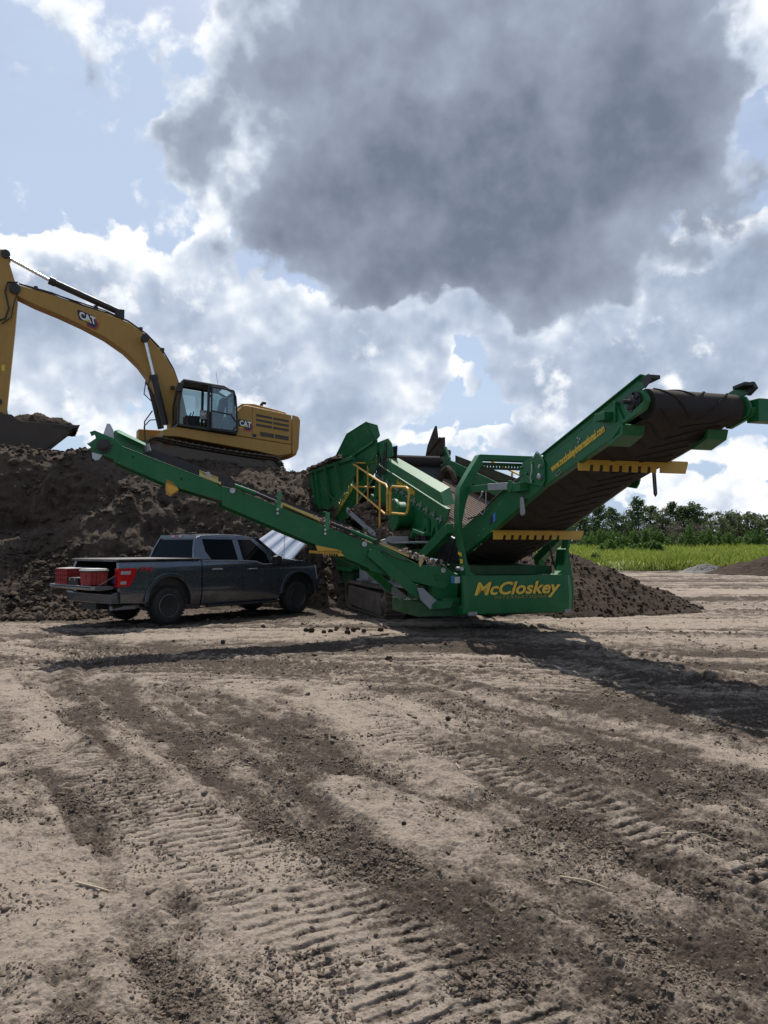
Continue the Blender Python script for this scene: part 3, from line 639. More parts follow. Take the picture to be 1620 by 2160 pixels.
# --- tail conveyor
top = [(-.70, 2.02), (1.03, 2.60), (2.25, 2.93), (2.60, 3.03), (4.52, 3.60)]
L_out = [(-.70, 1.49), (.71, 1.96), (2.55, 2.61), (4.43, 3.11), (4.72, 3.31), (4.52, 3.60), (2.60, 3.03), (2.25, 2.93), (1.03, 2.60), (-.70, 2.02)]
m = MB()
for s in (-1, 1):
    a, b = (-.83, -.79) if s < 0 else (.79, .83)
    m.pv(L_out if s < 0 else [(u, w + .11) for u, w in L_out[:5]] + L_out[5:], a, b)
    for k in range(len(top) - 1):  # rolled top edge
        m.beam((top[k][0], s * .80, top[k][1]), (top[k + 1][0], s * .80, top[k + 1][1]), .07, .02)
    for k in range(3):
        p, q = L_out[k], L_out[k + 1]; e = .01 if s < 0 else .12; m.beam((p[0], s * .78, p[1] + e), (q[0], s * .78, q[1] + e), .10, .02)
for u, w in ((.2, 1.86), (1.6, 2.34), (3.0, 2.82), (4.25, 3.2)): m.beam((u, -.8, w + .06), (u, .8, w + .06), .06, .08)
tc = part(m, 'tail_conveyor_frame', GREEN, .006)
for s in (-1, 1):
    m = MB(); v0, v1 = (-.80, -.775) if s < 0 else (.775, .80)
    m.pv([(2.48, 2.98), (5.12, 3.69), (5.15, 3.83), (5.08, 3.845), (2.50, 3.12)], v0, v1)
    m.beam((2.50, s * .81, 3.125), (5.08, s * .81, 3.845), .06, .018)
    bolts(m, [(2.7 + k * .3, s * .795, 3.04 + (k * .3 + .05) * .27) for k in range(8)], (0, s, 0), .012, .012)
    sk = part(m, 'conveyor_skirt', GREEN, .004, tc)
    m = MB(); m.pv([(5.06, 3.80), (5.20, 3.84), (5.26, 3.74), (5.12, 3.66)], v0 - .01 * s, v1 + .03 * s); m.beam((5.0, s * .72, 3.78), (5.22, s * .72, 3.80), .16, .05); part(m, 'skirt_end', BLACK, .01, tc)
    m = MB(); a, b = (-.865, -.835) if s < 0 else (.835, .865)
    m.pv([(1.84, 2.74), (2.58, 2.62), (2.66, 2.70), (2.66, 2.98), (2.46, 3.16), (2.30, 3.10), (1.92, 3.05), (1.80, 2.90)], a, b)
    bolts(m, [(2.27, s * .866, 3.01), (1.91, s * .866, 2.97), (2.30, s * .866, 2.72), (2.10, s * .866, 2.86)], (0, s, 0), .022, .03)
    jp = part(m, 'joint_plate', GREEN, .006, tc)
    m = MB(); m.lathe((2.56, s * .86, 2.77), (0, s, 0), [(0, 0), (.05, 0), (.055, .05), (.03, .07), (0, .07)], 14); m.cut(); m.lathe((2.56, s * .86, 2.93), (0, s, 0), [(0, 0), (.03, 0), (.03, .05), (0, .05)], 10); m.cut()
    m.tube([(2.30, s * .89, 3.0), (2.32, s * .90, 2.88), (2.27, s * .90, 2.78), (2.29, s * .89, 2.70)], .014, 6); part(m, 'pivot_pin', STEEL, 0, tc)
    # bearing housing at the head
    m = MB(); a, b = (-.80, -.76) if s < 0 else (.76, .80)
    m.pv([(4.50, 3.58), (4.72, 3.30), (5.12, 3.40), (5.18, 3.50), (5.16, 3.56), (5.08, 3.66), (4.9, 3.66)], a, b); m.pv([(4.66, 3.30), (4.74, 3.28), (5.14, 3.385), (5.20, 3.50), (5.10, 3.47)], *((-.86, -.80) if s < 0 else (.80, .86)))
    m.box((4.52, min(s * .83, s * .86), 3.33), (4.56, max(s * .83, s * .86), 3.60)); part(m, 'head_plate', GREEN, .006, tc)
    m = MB(); m.lathe((4.93, s * .80, 3.52), (0, s, 0), [(0, 0), (.14, 0), (.14, .035), (.09, .04), (.085, .08), (.03, .09), (.03, .20 if s < 0 else .1), (0, .20 if s < 0 else .1)], 20)
    bolts(m, [(4.93 + .115 * math.cos(a), s * .835, 3.52 + .115 * math.sin(a)) for a in (.5, 1.6, 2.6, 3.7, 4.7, 5.8)], (0, s, 0), .018, .03); part(m, 'bearing', BLACK, 0, tc)
    m = MB(); a, b = (-.83, -.50) if s < 0 else (.50, .83)
    m.pv([(4.30, 3.10), (4.36, 3.03), (4.66, 3.14), (4.70, 3.27), (4.66, 3.29), (4.60, 3.17), (4.40, 3.10)], a, b); part(m, 'cleaner_bracket', GREEN, .004, tc)
m = MB(); m.box((4.22, -.96, 3.37), (4.46, -.83, 3.48)); part(m, 'guard_stub', GREEN, .006, tc)
m = MB(); m.box((5.0, .86, 3.32), (5.22, 1.9, 3.62)); part(m, 'drive_arm', GREEN, .01, tc)
m = MB(); m.pv([(1.88, 2.21), (1.93, 2.18), (2.0, 2.19), (2.03, 2.22), (1.98, 2.48), (1.94, 2.50), (1.88, 2.48)], -.892, -.868); part(m, 'slotted_hanger', STEEL, .006, tc)
m = MB(); m.tube([(3.05, .81, 3.02), (3.05, .845, 2.50), (3.075, .845, 2.47), (3.10, .845, 2.50), (3.10, .81, 3.02)], .016, 6); part(m, 'slotted_hanger', BLACK, 0, tc)
# return belt with raised chevrons, wrapped over the head drum
path = [(-1.6, 1.30), (-.6, 1.56), (.71, 2.02), (2.55, 2.66), (4.40, 3.17), (4.80, 3.30)]
dc, dr = (4.93, 3.50), .205
for a in np.linspace(-70, 105, 12): path.append((dc[0] + dr * math.cos(R(a)), dc[1] + dr * math.sin(R(a))))
path += [(4.4, 3.54), (2.6, 3.00), (.8, 2.42), (-1.2, 1.80)]
pl = [0]
for p, q in zip(path[:-1], path[1:]): pl.append(pl[-1] + math.dist(p, q))
def pp(s):
    k = max(0, min(len(path) - 2, int(np.searchsorted(pl, s)) - 1)); t = (s - pl[k]) / (pl[k + 1] - pl[k]); p, q = path[k], path[k + 1]
    d = (q[0] - p[0], q[1] - p[1]); l = math.hypot(*d); n_ = (d[1] / l, -d[0] / l)
    return p[0] + d[0] * t, p[1] + d[1] * t, n_
m = MB(); loops = []
for p_i, s in enumerate(pl):
    u, w, n_ = pp(min(s + 1e-4, pl[-1] - 1e-4)); loops.append([(u, -.66, w), (u, .70, w), (u - n_[0] * .012, .70, w - n_[1] * .012), (u - n_[0] * .012, -.66, w - n_[1] * .012)])
m.loft(loops)
s0 = .15
while s0 < pl[-1] - 1.2:
    for sg in (-1, 1):
        for (va, vb, off) in ((.03, .30, 0), (.20, .56, .17)):
            seg = 7; ring = []
            for j in range(seg + 1):
                v = va + (vb - va) * j / seg; s = s0 + off + (v - va) * (.85) ; u, w, n_ = pp(min(s, pl[-1] - .01)); e = .016
                ring.append([(u + n_[0] * -.001, sg * v, w + n_[1] * -.001), (u + n_[0] * e, sg * v, w + n_[1] * e), (u + n_[0] * e, sg * v + sg * .018, w + n_[1] * e), (u, sg * v + sg * .018, w)])
            m.loft(ring)
    s0 += .34
belt = part(m, 'conveyor_belt', RUBBER, 0, tc, angle=50)
m = MB(); m.lathe((4.93, 0, 3.50), (0, 1, 0), [(0, -.72), (.05, -.72), (.05, -.66), (.19, -.66), (.19, .66), (.05, .66), (.05, .72), (0, .72)], 32); part(m, 'head_drum', BLACK, 0, tc)
# yellow guards beneath the belt
def guard(name, u, w, v0, v1, h, n, parent, mat=YELLOW, lean=.35):
    pts = [(v0 + .03, w), (v1, w), (v1 - .10, w - h)]
    step = (v1 - v0 - .64) / n
    for k in range(n - 1, -1, -1):
        a = v0 + .16 + k * step
        pts += [(a + step * .52, w - h), (a + step * .70, w - h * .45), (a + step * .38, w - h * .45), (a + step * .16, w - h)]
    pts += [(v0, w - h)]
    m = MB(); m.prism([(u + (w - z) * lean, v, z) for v, z in pts], (.010, 0, .004)); m.beam((u - .04, v0 + .02, w + .006), (u - .04, v1, w + .006), .012, .09, (1, 0, .2)); return part(m, name, mat, .002, parent)
guard('belt_guard', 3.55, 2.945, -.85, 1.08, .175, 8, tc)
guard('belt_guard', .72, 1.945, -.86, 1.01, .145, 8, tc)
lettering('lettering', 'www.mccloskeyinternational.com', .165, (2.84, -.838, 2.815), (1, 0, .295), (-.295, 0, 1), TXTY, tc, .12, .005, .002, .67)
m = MB(); m.pv([(.57, 2.06), (.70, 2.10), (.70, 2.245), (.57, 2.20)], -.836, -.831); part(m, 'warning_sticker', TXTN, 0, tc)
m = MB(); m.pv([(.72, 2.11), (.82, 2.14), (.82, 2.29), (.72, 2.255)], -.836, -.831); part(m, 'warning_sticker', TXTB, 0, tc)
# dried mud, bolts, clips on the near side
m = MB(); bolts(m, [(.1, -.83, 1.88), (.35, -.83, 2.0), (.2, -.83, 1.72), (-.2, -.83, 1.75), (1.0, -.83, 2.42), (.5, -.83, 2.36), (3.6, -.83, 3.24), (3.66, -.83, 3.22), (3.62, -.83, 3.18)], (0, -1, 0), .016, .016)
m.tube([(3.02, -.84, 2.80), (3.10, -.85, 2.83), (3.14, -.85, 2.80), (3.08, -.85, 2.76), (3.0, -.85, 2.74), (2.97, -.84, 2.78), (3.02, -.84, 2.80)], .006, 5); part(m, 'bolt', STEEL, 0, tc)
# adjuster link between arch and conveyor
m = MB(); m.prism([(-.28, -1.02, 2.70), (-.28, -1.02, 2.82), (.86, -.98, 2.78), (.86, -.98, 2.66)], (0, .07, 0)); m.lathe((-.20, -1.03, 2.76), (0, -1, 0), [(0, 0), (.05, 0), (.05, .03), (0, .03)], 12); lk = part(m, 'adjuster_link', GREEN, .006)
m = MB(); m.prism([(.84, -.99, 2.67), (.84, -.99, 2.79), (1.70, -.95, 2.75), (1.70, -.95, 2.63)], (0, .06, 0)); part(m, 'adjuster_slide', STEEL, .004, lk)
m = MB(); m.box((1.66, -.99, 2.58), (2.08, -.83, 2.72)); m.lathe((1.72, -1.0, 2.68), (0, 1, 0), [(0, 0), (.11, 0), (.11, .02), (0, .02)], 6); part(m, 'adjuster_bracket', GREEN, .006, lk)
m = MB(); m.tube([(.75, -1.05, 2.66), (.72, -1.06, 2.58), (.60, -1.06, 2.50)], .018, 6); m.tube([(.60, -1.06, 2.50), (.60, -1.06, 2.38), (.68, -1.06, 2.28), (.78, -1.06, 2.24), (.86, -1.06, 2.30), (.90, -1.05, 2.45), (.88, -1.04, 2.66)], .009, 6); part(m, 'locking_pin', STEEL, 0, lk)
for s in (-1, 1):
    m = MB(); m.tube([(1.35, s * .72, 2.62), (2.05, s * .72, 3.10)], .045, 12); hc = part(m, 'hydraulic_ram', BLACK, 0)
    m = MB(); m.tube([(1.95, s * .72, 3.03), (2.20, s * .74, 3.20)], .025, 10); part(m, 'ram_rod', CHROME, 0, hc)
m = MB(); m.tube([(-.5, -.9, 2.45), (-.2, -.93, 2.2), (.3, -.9, 2.25), (.8, -.88, 2.5), (1.5, -.86, 2.75), (1.95, -.86, 2.85)], .016, 6); m.tube([(-.6, -.9, 2.1), (-.9, -.95, 1.7), (-1.1, -1.0, 1.2)], .02, 6); m.tube([(-.7, 1.0, 2.0), (-.5, 1.05, 1.4), (-.35, 1.1, 1.0)], .022, 6); part(m, 'hydraulic_hose', BLACK, 0)

# --- screen box
SB = [(-6.15, 3.86), (-1.08, 2.41), (-1.30, 2.16), (-2.40, 1.62), (-3.10, 1.70), (-4.2, 1.90), (-5.75, 2.32), (-6.55, 2.95), (-6.52, 3.20)]
m = MB(); m.pv(SB, -.95, -.92); m.pv(SB, .92, .95)
m.beam((-6.15, -.96, 3.87), (-1.08, -.96, 2.42), .10, .022); m.beam((-6.15, .96, 3.87), (-1.08, .96, 2.42), .10, .022)
m.box((-6.3, -.92, 2.7), (-6.25, .92, 3.3))
for u, w in ((-5.5, 3.0), (-4.2, 2.6), (-2.9, 2.2)): m.tube([(u, -.93, w), (u, .93, w)], .07, 12)
# boxed top covers
for s in (-1, 1):
    lo = [(u, s * v, w + d) for (u, v, w, d) in ((-6.0, .94, 3.83, .02), (-1.40, .94, 2.52, .02))]
    m.loft([[(-6.0, s * .95, 3.84), (-5.55, s * .93, 3.93), (-5.15, s * .70, 3.91), (-5.6, s * .66, 3.74)], [(-1.32, s * .95, 2.50), (-1.62, s * .93, 2.80), (-1.68, s * .70, 2.92), (-1.5, s * .66, 2.56)]])
sb = part(m, 'screen_box', GREEN, .006)
m = MB()
n = 17
bolts(m, [(-6.05 + k * (4.9 / n), -.945, 3.80 - k * (4.9 / n) * .286 - .01) for k in range(n + 1)], (0, -1, 0), .016, .02)
for k in range(12):
    m.cut(); u = -6.05 + k * .41; w = 3.53 - k * .41 * .287
    m.beam((u - .10, -.985, w + .03), (u + .12, -.985, w - .035), .03, .035, (0, 1, 0)); m.tube([(u, -.95, w), (u, -1.05, w)], .022, 6); m.tube([(u + .1, -.99, w + .07), (u + .02, -1.0, w - .09)], .012, 5)
part(m, 'wedge_clamp', STEEL, 0, sb)
m = MB(); m.beam((-6.1, -.965, 3.40), (-1.45, -.965, 2.07), .02, .03); m.pv([(-6.5, 2.3), (-6.1, 2.3), (-6.1, 3.0), (-6.6, 3.0)], -1.02, -.96)
for u in (-2.3, -1.75): m.pv([(u - .14, 2.3), (u + .14, 2.24), (u + .22, 1.75), (u - .02, 2.12), (u - .22, 1.85)], -1.02, -.953)
m.beam((-2.35, -.96, 1.72), (-1.35, -.96, 2.15), .02, .03); part(m, 'stiffener_rib', GREEN, .004, sb)
m = MB(); sy = []
for u in np.arange(-5.9, -.95, .085): w = 3.62 - (u + 5.9) * .286 - .10 ; m.tube([(u, -.90, w), (u, .90, w)], .0095, 5)
for v in np.arange(-.88, .9, .085): m.tube([(-5.9, v, 3.527), (-.98, v, 3.527 - 4.92 * .286)], .0095, 5)
part(m, 'screen_mesh', plain('worn_wire', (.34, .24, .19), .6, .3), 0, sb, smooth=False)
m = MB(); m.prism([(-5.95, -.9, 3.33), (-.98, -.9, 1.91), (-.98, .9, 1.91), (-5.95, .9, 3.33)], (0, 0, -.05)); m.pv([(-6.0, 3.9), (-1.2, 2.62), (-1.0, 2.40), (-1.0, 2.0), (-6.0, 3.4)], .86, .90); m.pv([(-5.4, 4.06), (-1.2, 2.98), (-1.0, 2.6), (-5.4, 3.7)], .955, .975); part(m, 'dirt_caked_lining', SOIL_B, 0, sb)
m = MB(); m.tube([(-4.7, .25, 3.3), (-4.62, .3, 3.55), (-4.4, .35, 3.62), (-4.15, .38, 3.45), (-4.05, .4, 3.2)], .07, 8); part(m, 'spray_bar', SOIL_B, 0, sb)
lettering('lettering', '5x16 SCREEN', .165, (-4.50, -.958, 3.20), (1, 0, -.286), (.286, 0, 1), TXTY, sb, 0, .006, .002, 1.42)
# vibrator drive drum
m = MB(); c_ = (-3.55, 0, 2.40)
m.lathe((c_[0], -.95, c_[2]), (0, -1, 0), [(0, 0), (.30, 0), (.30, .33), (.37, .335), (.37, .40), (.34, .405), (0, .41)], 40); dd = part(m, 'vibrator_drum', GREEN, .004, sb)
m = MB(); bolts(m, [(c_[0] + .335 * math.cos(a), -1.355, c_[2] + .335 * math.sin(a)) for a in np.linspace(0, 6.28, 13)[:-1]], (0, -1, 0), .012, .012); part(m, 'bolt', STEEL, 0, dd)
# springs
for s in (-1, 1):
    for u in (-2.55, -2.15, -5.6):
        w0 = 1.62 if u > -4 else 2.1
        m = MB(); m.tube([(u + .075 * math.cos(t), s * 1.08 + .075 * math.sin(t), w0 + t / 6.283 * .048) for t in np.linspace(0, 6.283 * 6.5, 90)], .014, 6); m.tube([(u, s * 1.08, w0), (u, s * 1.08, w0 + .3)], .03, 8)
        part(m, 'coil_spring', BLACK, 0)
    m = MB(); m.pv([(-2.82, 1.86), (-2.70, 1.98), (-2.5, 1.95), (-1.98, 1.90), (-2.0, 1.96), (-2.7, 2.06), (-2.9, 1.9)], *sorted((s * .96, s * 1.18))); m.pv([(-2.75, 1.60), (-1.8, 1.60), (-1.75, 1.78), (-1.9, 1.62)], *sorted((s * .98, s * 1.2))); part(m, 'spring_seat', GREEN, .004)

# --- feed conveyor and head roller
m = MB()
fr_ = [(-11.0, 2.30), (-10.7, 2.18), (-9.6, 2.50), (-5.95, 3.75), (-5.95, 4.05), (-6.4, 4.10), (-10.65, 2.62)]
m.pv(fr_, -1.02, -.97); m.pv(fr_, .97, 1.02); m.pv([(-6.5, 3.6), (-5.8, 3.75), (-5.6, 4.0), (-5.9, 4.35), (-6.6, 4.35)], -.86, -.80); m.pv([(-6.5, 3.6), (-5.8, 3.75), (-5.6, 4.0), (-5.9, 4.35), (-6.6, 4.35)], .86, .92)
fc_ = part(m, 'feed_conveyor_frame', GREEN, .008)
m = MB(); m.prism([(-10.62, -1.03, 2.60), (-7.1, -1.03, 3.80), (-7.1, -1.03, 3.835), (-10.62, -1.03, 2.635)], (0, .012, 0)); part(m, 'stripe', TXTY, 0, fc_)
lettering('lettering', 'McCloskey', .36, (-10.2, -1.028, 2.78), (1, 0, .345), (-.345, 0, 1), TXTY, fc_, .2, .006, .003, 1.15)
m = MB(); m.lathe((-5.98, 0, 3.94), (0, 1, 0), [(0, -.8), (.05, -.8), (.05, -.72), (.15, -.72), (.15, .72), (.05, .72), (.05, .82), (0, .82)], 32)
m.prism([(-5.98, -.66, 4.092), (-10.6, -.66, 2.52), (-10.6, .66, 2.52), (-5.98, .66, 4.092)], (0, 0, -.012)); m.prism([(-5.86, -.66, 3.84), (-10.6, -.66, 2.30), (-10.6, .66, 2.30), (-5.86, .66, 3.84)], (0, 0, -.012)); part(m, 'feed_belt', RUBBER, 0, fc_)
m = MB(); m.prism([(-5.95, -.80, 3.82), (-5.95, .80, 3.82), (-5.55, .80, 3.30), (-5.55, -.80, 3.30)], (.02, 0, .015)); m.pv([(-6.4, 4.1), (-5.75, 3.95), (-5.6, 3.6), (-5.9, 3.5)], -.80, -.78); part(m, 'feed_chute', BLACK, 0, fc_)

# --- hopper with flared wings
def mir(pts, s): return [(u, s * v, w) for u, v, w in pts]
m = MB()
for s in (-1, 1):
    m.prism(mir([(-6.45, 1.52, 4.05), (-11.1, 1.72, 4.10), (-11.75, 1.66, 3.78), (-10.9, 1.58, 2.85), (-9.3, 1.56, 2.80), (-6.35, 1.50, 3.58)], s), (0, .03 * -s, 0)); m.beam(mir([(-6.35, 1.52, 3.58)], s)[0], mir([(-9.3, 1.58, 2.80)], s)[0], .06, .08)
    for (u, w0, w1) in ((-10.9, 2.9, 4.08), (-10.3, 2.9, 4.06), (-9.0, 2.92, 4.05), (-7.7, 3.25, 4.04)): m.beam((u, s * 1.72, w1), (u + .1, s * 1.60, w0), .07, .12, (0, 1, 0))
    m.beam((-11.1, s * 1.76, 4.05), (-6.45, s * 1.56, 4.02), .10, .10); m.beam((-10.6, s * 1.66, 3.95), (-8.4, s * 1.60, 3.0), .05, .05)
    m.prism(mir([(-10.9, 1.5, 2.75), (-10.2, 1.5, 2.75), (-10.0, 1.42, 1.9), (-11.3, 1.42, 1.9)], s), (0, .06 * -s, 0))
m.prism([(-11.3, -1.6, 3.95), (-11.3, 1.6, 3.95), (-10.8, 1.1, 2.5), (-10.8, -1.1, 2.5)], (.03, 0, .02))
hp = part(m, 'hopper', GREEN, .008)
for s in (-1,):
    m = MB(); k = .0 if s < 0 else 0
    A, B, Cc, Dd = (-8.75, 1.62, 4.02), (-7.30, 1.50, 4.78), (-6.05, 1.30, 4.93), (-5.55, 1.16, 4.78)
    E_, F_, G_, H_ = (-5.45, 1.12, 4.50), (-5.75, 1.16, 4.38), (-6.9, 1.30, 4.22), (-8.0, 1.45, 4.05)
    m.prism(mir([A, B, G_, H_], s), (0, .025 * -s, 0)); m.prism(mir([B, Cc, F_, G_], s), (0, .025 * -s, 0)); m.prism(mir([Cc, Dd, E_, F_], s), (.02, .025 * -s, 0))
    m.beam(mir([B], s)[0], mir([G_], s)[0], .05, .08, (1, 0, 0)); m.beam(mir([Cc], s)[0], mir([F_], s)[0], .05, .08, (1, 0, 0)); m.beam(mir([H_], s)[0], mir([F_], s)[0], .09, .07)
    m.tube(mir([A, B, Cc, Dd, E_], s), .022, 6)
    m.prism(mir([(-5.80, 1.10, 4.36), (-5.15, .98, 4.40), (-4.95, .96, 4.25), (-4.80, .96, 3.92), (-5.6, 1.0, 3.90)], s), (0, .03 * -s, 0))
    part(m, 'hopper_wing', GREEN if s < 0 else GREEN_D, .005, hp)
m = MB(); m.prism([(-6.55, .60, 4.02), (-6.35, .60, 4.35), (-6.0, .60, 4.80), (-5.80, .60, 4.42)], (0, .04, 0)) if False else None
m.prism([(-7.45, .86, 4.22), (-7.25, .86, 4.55), (-6.75, .86, 4.95), (-6.62, .86, 5.02), (-6.50, .86, 4.66), (-6.0, .86, 4.62), (-6.0, .86, 4.12), (-6.6, .86, 4.05)], (0, .05, 0)); m.beam((-7.3, .84, 4.28), (-6.2, .84, 4.63), .03, .05); m.lathe((-6.05, .86, 4.2), (0, 1, 0), [(0, -.1), (.09, -.1), (.09, .2), (0, .2)], 14); part(m, 'hopper_wing', SOIL_B, 0, hp)
m = MB(); m.prism([(-7.45, -1.30, 4.10), (-6.9, -1.30, 4.24), (-5.62, -1.14, 4.42), (-5.72, -1.10, 4.10), (-6.25, -1.14, 3.85), (-6.85, -1.22, 3.45), (-7.3, -1.3, 3.42)], (0, .03, 0)); part(m, 'hopper_cheek', GREEN, .004, hp)
m = MB(); random.seed(5)
for k in range(70):
    t = random.random(); u = -11.0 + t * 3.6; s = -1
    p = (u, s * (1.78 - t * .08) + random.uniform(-.04, .08), 4.12 + random.uniform(0, .05)); m.lathe(p, (0, 0, 1), [(0, -.06), (random.uniform(.05, .13), -.02), (random.uniform(.03, .08), .05), (0, .08)], 7)
part(m, 'spilled_soil', SOIL_B, 0, hp)
# chains and dark rubber curtain hanging under the wing
m = MB()
for k in range(16):
    u = -6.15 + (k % 8) * .13; v = -1.0 + (k // 8) * .12
    m.tube([(u + random.uniform(-.02, .02), v, 4.3 - j * .06) for j in range(14)], .016, 5)
m.pv([(-6.6, 4.3), (-5.0, 4.2), (-5.2, 2.6), (-6.6, 2.8)], -.79, -.77); part(m, 'chain_curtain', BLACK, 0, hp)

# --- platform, handrails, spilled soil
m = MB(); m.prism([(-6.9, -1.62, 2.60), (-4.1, -1.62, 1.86), (-4.1, -1.62, 1.98), (-6.9, -1.62, 2.72)], (0, .05, 0)); m.prism([(-6.9, -1.58, 2.55), (-4.1, -1.58, 1.84), (-4.1, -.98, 1.84), (-6.9, -.98, 2.55)], (0, 0, .02))
m.box((-4.3, -1.62, 1.74), (-1.75, -1.0, 1.78)); m.box((-3.3, -1.6, 1.78), (-2.9, -1.2, 1.9)); pf = part(m, 'walkway', GREYP, .004)
m = MB(); yr = .026; v = -1.50
m.tube([(-6.6, v, 3.88), (-4.1, v, 3.20), (-3.62, v, 3.10), (-3.52, v, 3.02), (-3.52, v, 2.40)], yr, 10); m.tube([(-6.62, v, 3.28), (-3.70, v, 2.42)], yr, 10)
m.tube([(-6.15, v, 3.76), (-6.15, v, 2.42)], yr, 10); m.tube([(-4.12, v, 3.18), (-4.12, v, 1.86)], yr, 10)
m.tube([(-6.6, v, 3.88), (-6.55, v + .06, 3.90), (-6.3, v + .70, 3.90), (-6.28, v + .80, 3.84), (-6.28, v + .80, 3.30), (-6.32, v + .72, 3.24), (-6.6, v + .05, 3.27)], yr, 10); m.tube([(-6.4, v + .35, 3.90), (-6.4, v + .35, 2.45)], yr, 10)
rl = part(m, 'handrail', YELLOW, 0, pf)
m = MB(); m.tube([(-3.30, v, 2.40), (-3.30, v, 2.92), (-3.22, v, 2.99), (-3.10, v, 3.02), (-2.15, v, 2.93), (-2.02, v, 2.88), (-1.97, v, 2.78), (-2.05, v, 2.48), (-2.12, v, 2.40), (-2.25, v, 2.36), (-3.15, v, 2.42)], yr, 10); m.box((-3.55, v - .03, 2.86), (-3.27, v + .03, 2.89)); m.box((-3.55, v - .03, 2.48), (-3.27, v + .03, 2.51)); part(m, 'swing_gate', YELLOW, 0, pf)
m = MB(); v = 1.5; m.tube([(-6.0, v, 3.80), (-5.6, v, 3.90), (-4.6, v, 3.90), (-1.6, v, 2.95)], yr, 10); m.tube([(-5.6, v, 3.9), (-5.6, v, 2.4)], yr, 10); m.tube([(-3.2, v, 3.42), (-3.2, v, 1.9)], yr, 10); part(m, 'handrail', YELLOW, 0, pf)
xs_, ys_, zs_, rs_ = [], [], [], []
for k in range(420):
    u = rng.uniform(-6.7, -3.1); v = rng.uniform(-1.55, -1.02); h_ = .50 * math.exp(-((u + 5.6) / .85) ** 2) + .16 * math.exp(-((u + 3.9) / .6) ** 2) + .03
    w = 2.56 - (u + 6.9) * .254 if u < -4.1 else 1.86
    xs_.append(u); ys_.append(v); zs_.append(w + rng.uniform(0, h_)); rs_.append(rng.uniform(.05, .14))
ps = rock_cloud('soil_heap', np.array(xs_), np.array(ys_), np.array(zs_), np.array(rs_), soil_mat('walkway_soil', (.07, .05, .038), (.17, .125, .095), None, 1.2), .8, 5)
ps.location = SM.location; ps.rotation_euler = SM.rotation_euler
tag(ps, 'heap of dark soil spilled on the walkway beside the yellow handrail', 'soil heap')

# --- side conveyor (runs to the machine's right, towards the left of the picture)
un, uf = -.42, -1.15      # near and far plates
out1 = [(-7.25, 3.40), (-5.83, 2.87), (-5.60, 2.78), (-5.44, 2.62), (-5.44, 2.46), (-6.43, 2.74), (-7.32, 3.12)]
out2 = [(-5.52, 2.74), (-5.28, 2.69), (-3.76, 2.09), (-3.0, 1.80), (-2.72, 1.62), (-2.78, 1.26), (-3.34, 1.50), (-3.76, 1.68), (-5.50, 2.40)]
out3 = [(-3.02, 1.80), (-2.62, 1.70), (-1.86, 1.34), (-1.30, 1.28), (-1.06, 1.12), (-1.34, .86), (-2.78, 1.22), (-2.9, 1.4)]
m = MB()
for ua, ub in ((un, un - .03), (uf, uf - .03)):
    m.pu(out1, ua, ub); m.pu(out2, ua + .012, ub); m.pu(out3, ua + .024, ub)
    for o_ in (out1[:2], [out2[1], out2[2]], [out3[1], out3[2]]): m.beam((ua - .02, o_[0][0], o_[0][1]), (ua - .02, o_[1][0], o_[1][1]), .06, .014)
for v, w in ((-7.0, 3.2), (-6.2, 2.85), (-5.0, 2.42), (-4.0, 2.0), (-3.0, 1.55), (-2.0, 1.2)): m.beam((un, v, w), (uf, v, w), .05, .05)
sc_ = part(m, 'side_conveyor_frame', GREEN, .005)
m = MB()
for v, w in ((-4.49, 2.66), (-3.60, 2.31)): m.cut(); m.prism([(un + .02, v - .045, w), (un + .02, v + .03, w - .02), (un + .02, v + .01, w - .34), (un + .02, v - .06, w - .32)], (.02, 0, 0))
part(m, 'carry_post', paint('green_light', (.02, .20, .075), .3, .15), .003, sc_)
m = MB(); bolts(m, [(un + .03, -4.53, 2.34), (un + .03, -4.53, 2.27), (un + .03, -3.66, 1.98), (un + .03, -3.66, 1.91), (un + .03, -2.60, 1.44)], (1, 0, 0), .025, .02)
bolts(m, [(un + .03, -5.33, 2.66), (un + .03, -2.92, 1.72), (un + .03, -1.36, 1.22)], (1, 0, 0), .05, .02); part(m, 'bolt', STEEL, 0, sc_)
m = MB(); m.pu([(-6.9, 3.28), (-5.7, 3.02), (-2.4, 1.82), (-1.5, 1.50), (-1.5, 1.38), (-2.4, 1.68), (-6.9, 3.20)], uf + .01, uf + .03)
m.pu([(-6.82, 3.50), (-5.7, 3.09), (-4.38, 2.60), (-2.77, 1.99), (-1.65, 1.55), (-1.65, 1.40), (-6.82, 3.25)], uf - .055, uf - .04)
part(m, 'rubber_skirt', BLACK, 0, sc_)
m = MB(); m.prism([(uf - .02, -7.40, 3.55), (uf - .02, -7.34, 3.74), (uf - .02, -7.26, 3.76), (uf - .02, -6.80, 3.52), (uf - .02, -6.86, 3.30), (uf - .02, -7.30, 3.46)], (.03, 0, 0)); m.prism([(uf + .01, -7.28, 3.76), (uf + .01, -6.80, 3.52), (uf + .35, -6.80, 3.44), (uf + .35, -7.28, 3.66)], (0, 0, .015)); part(m, 'chute_hood', paint('green_light_top', (.02, .20, .075), .3, .15), .004, sc_)
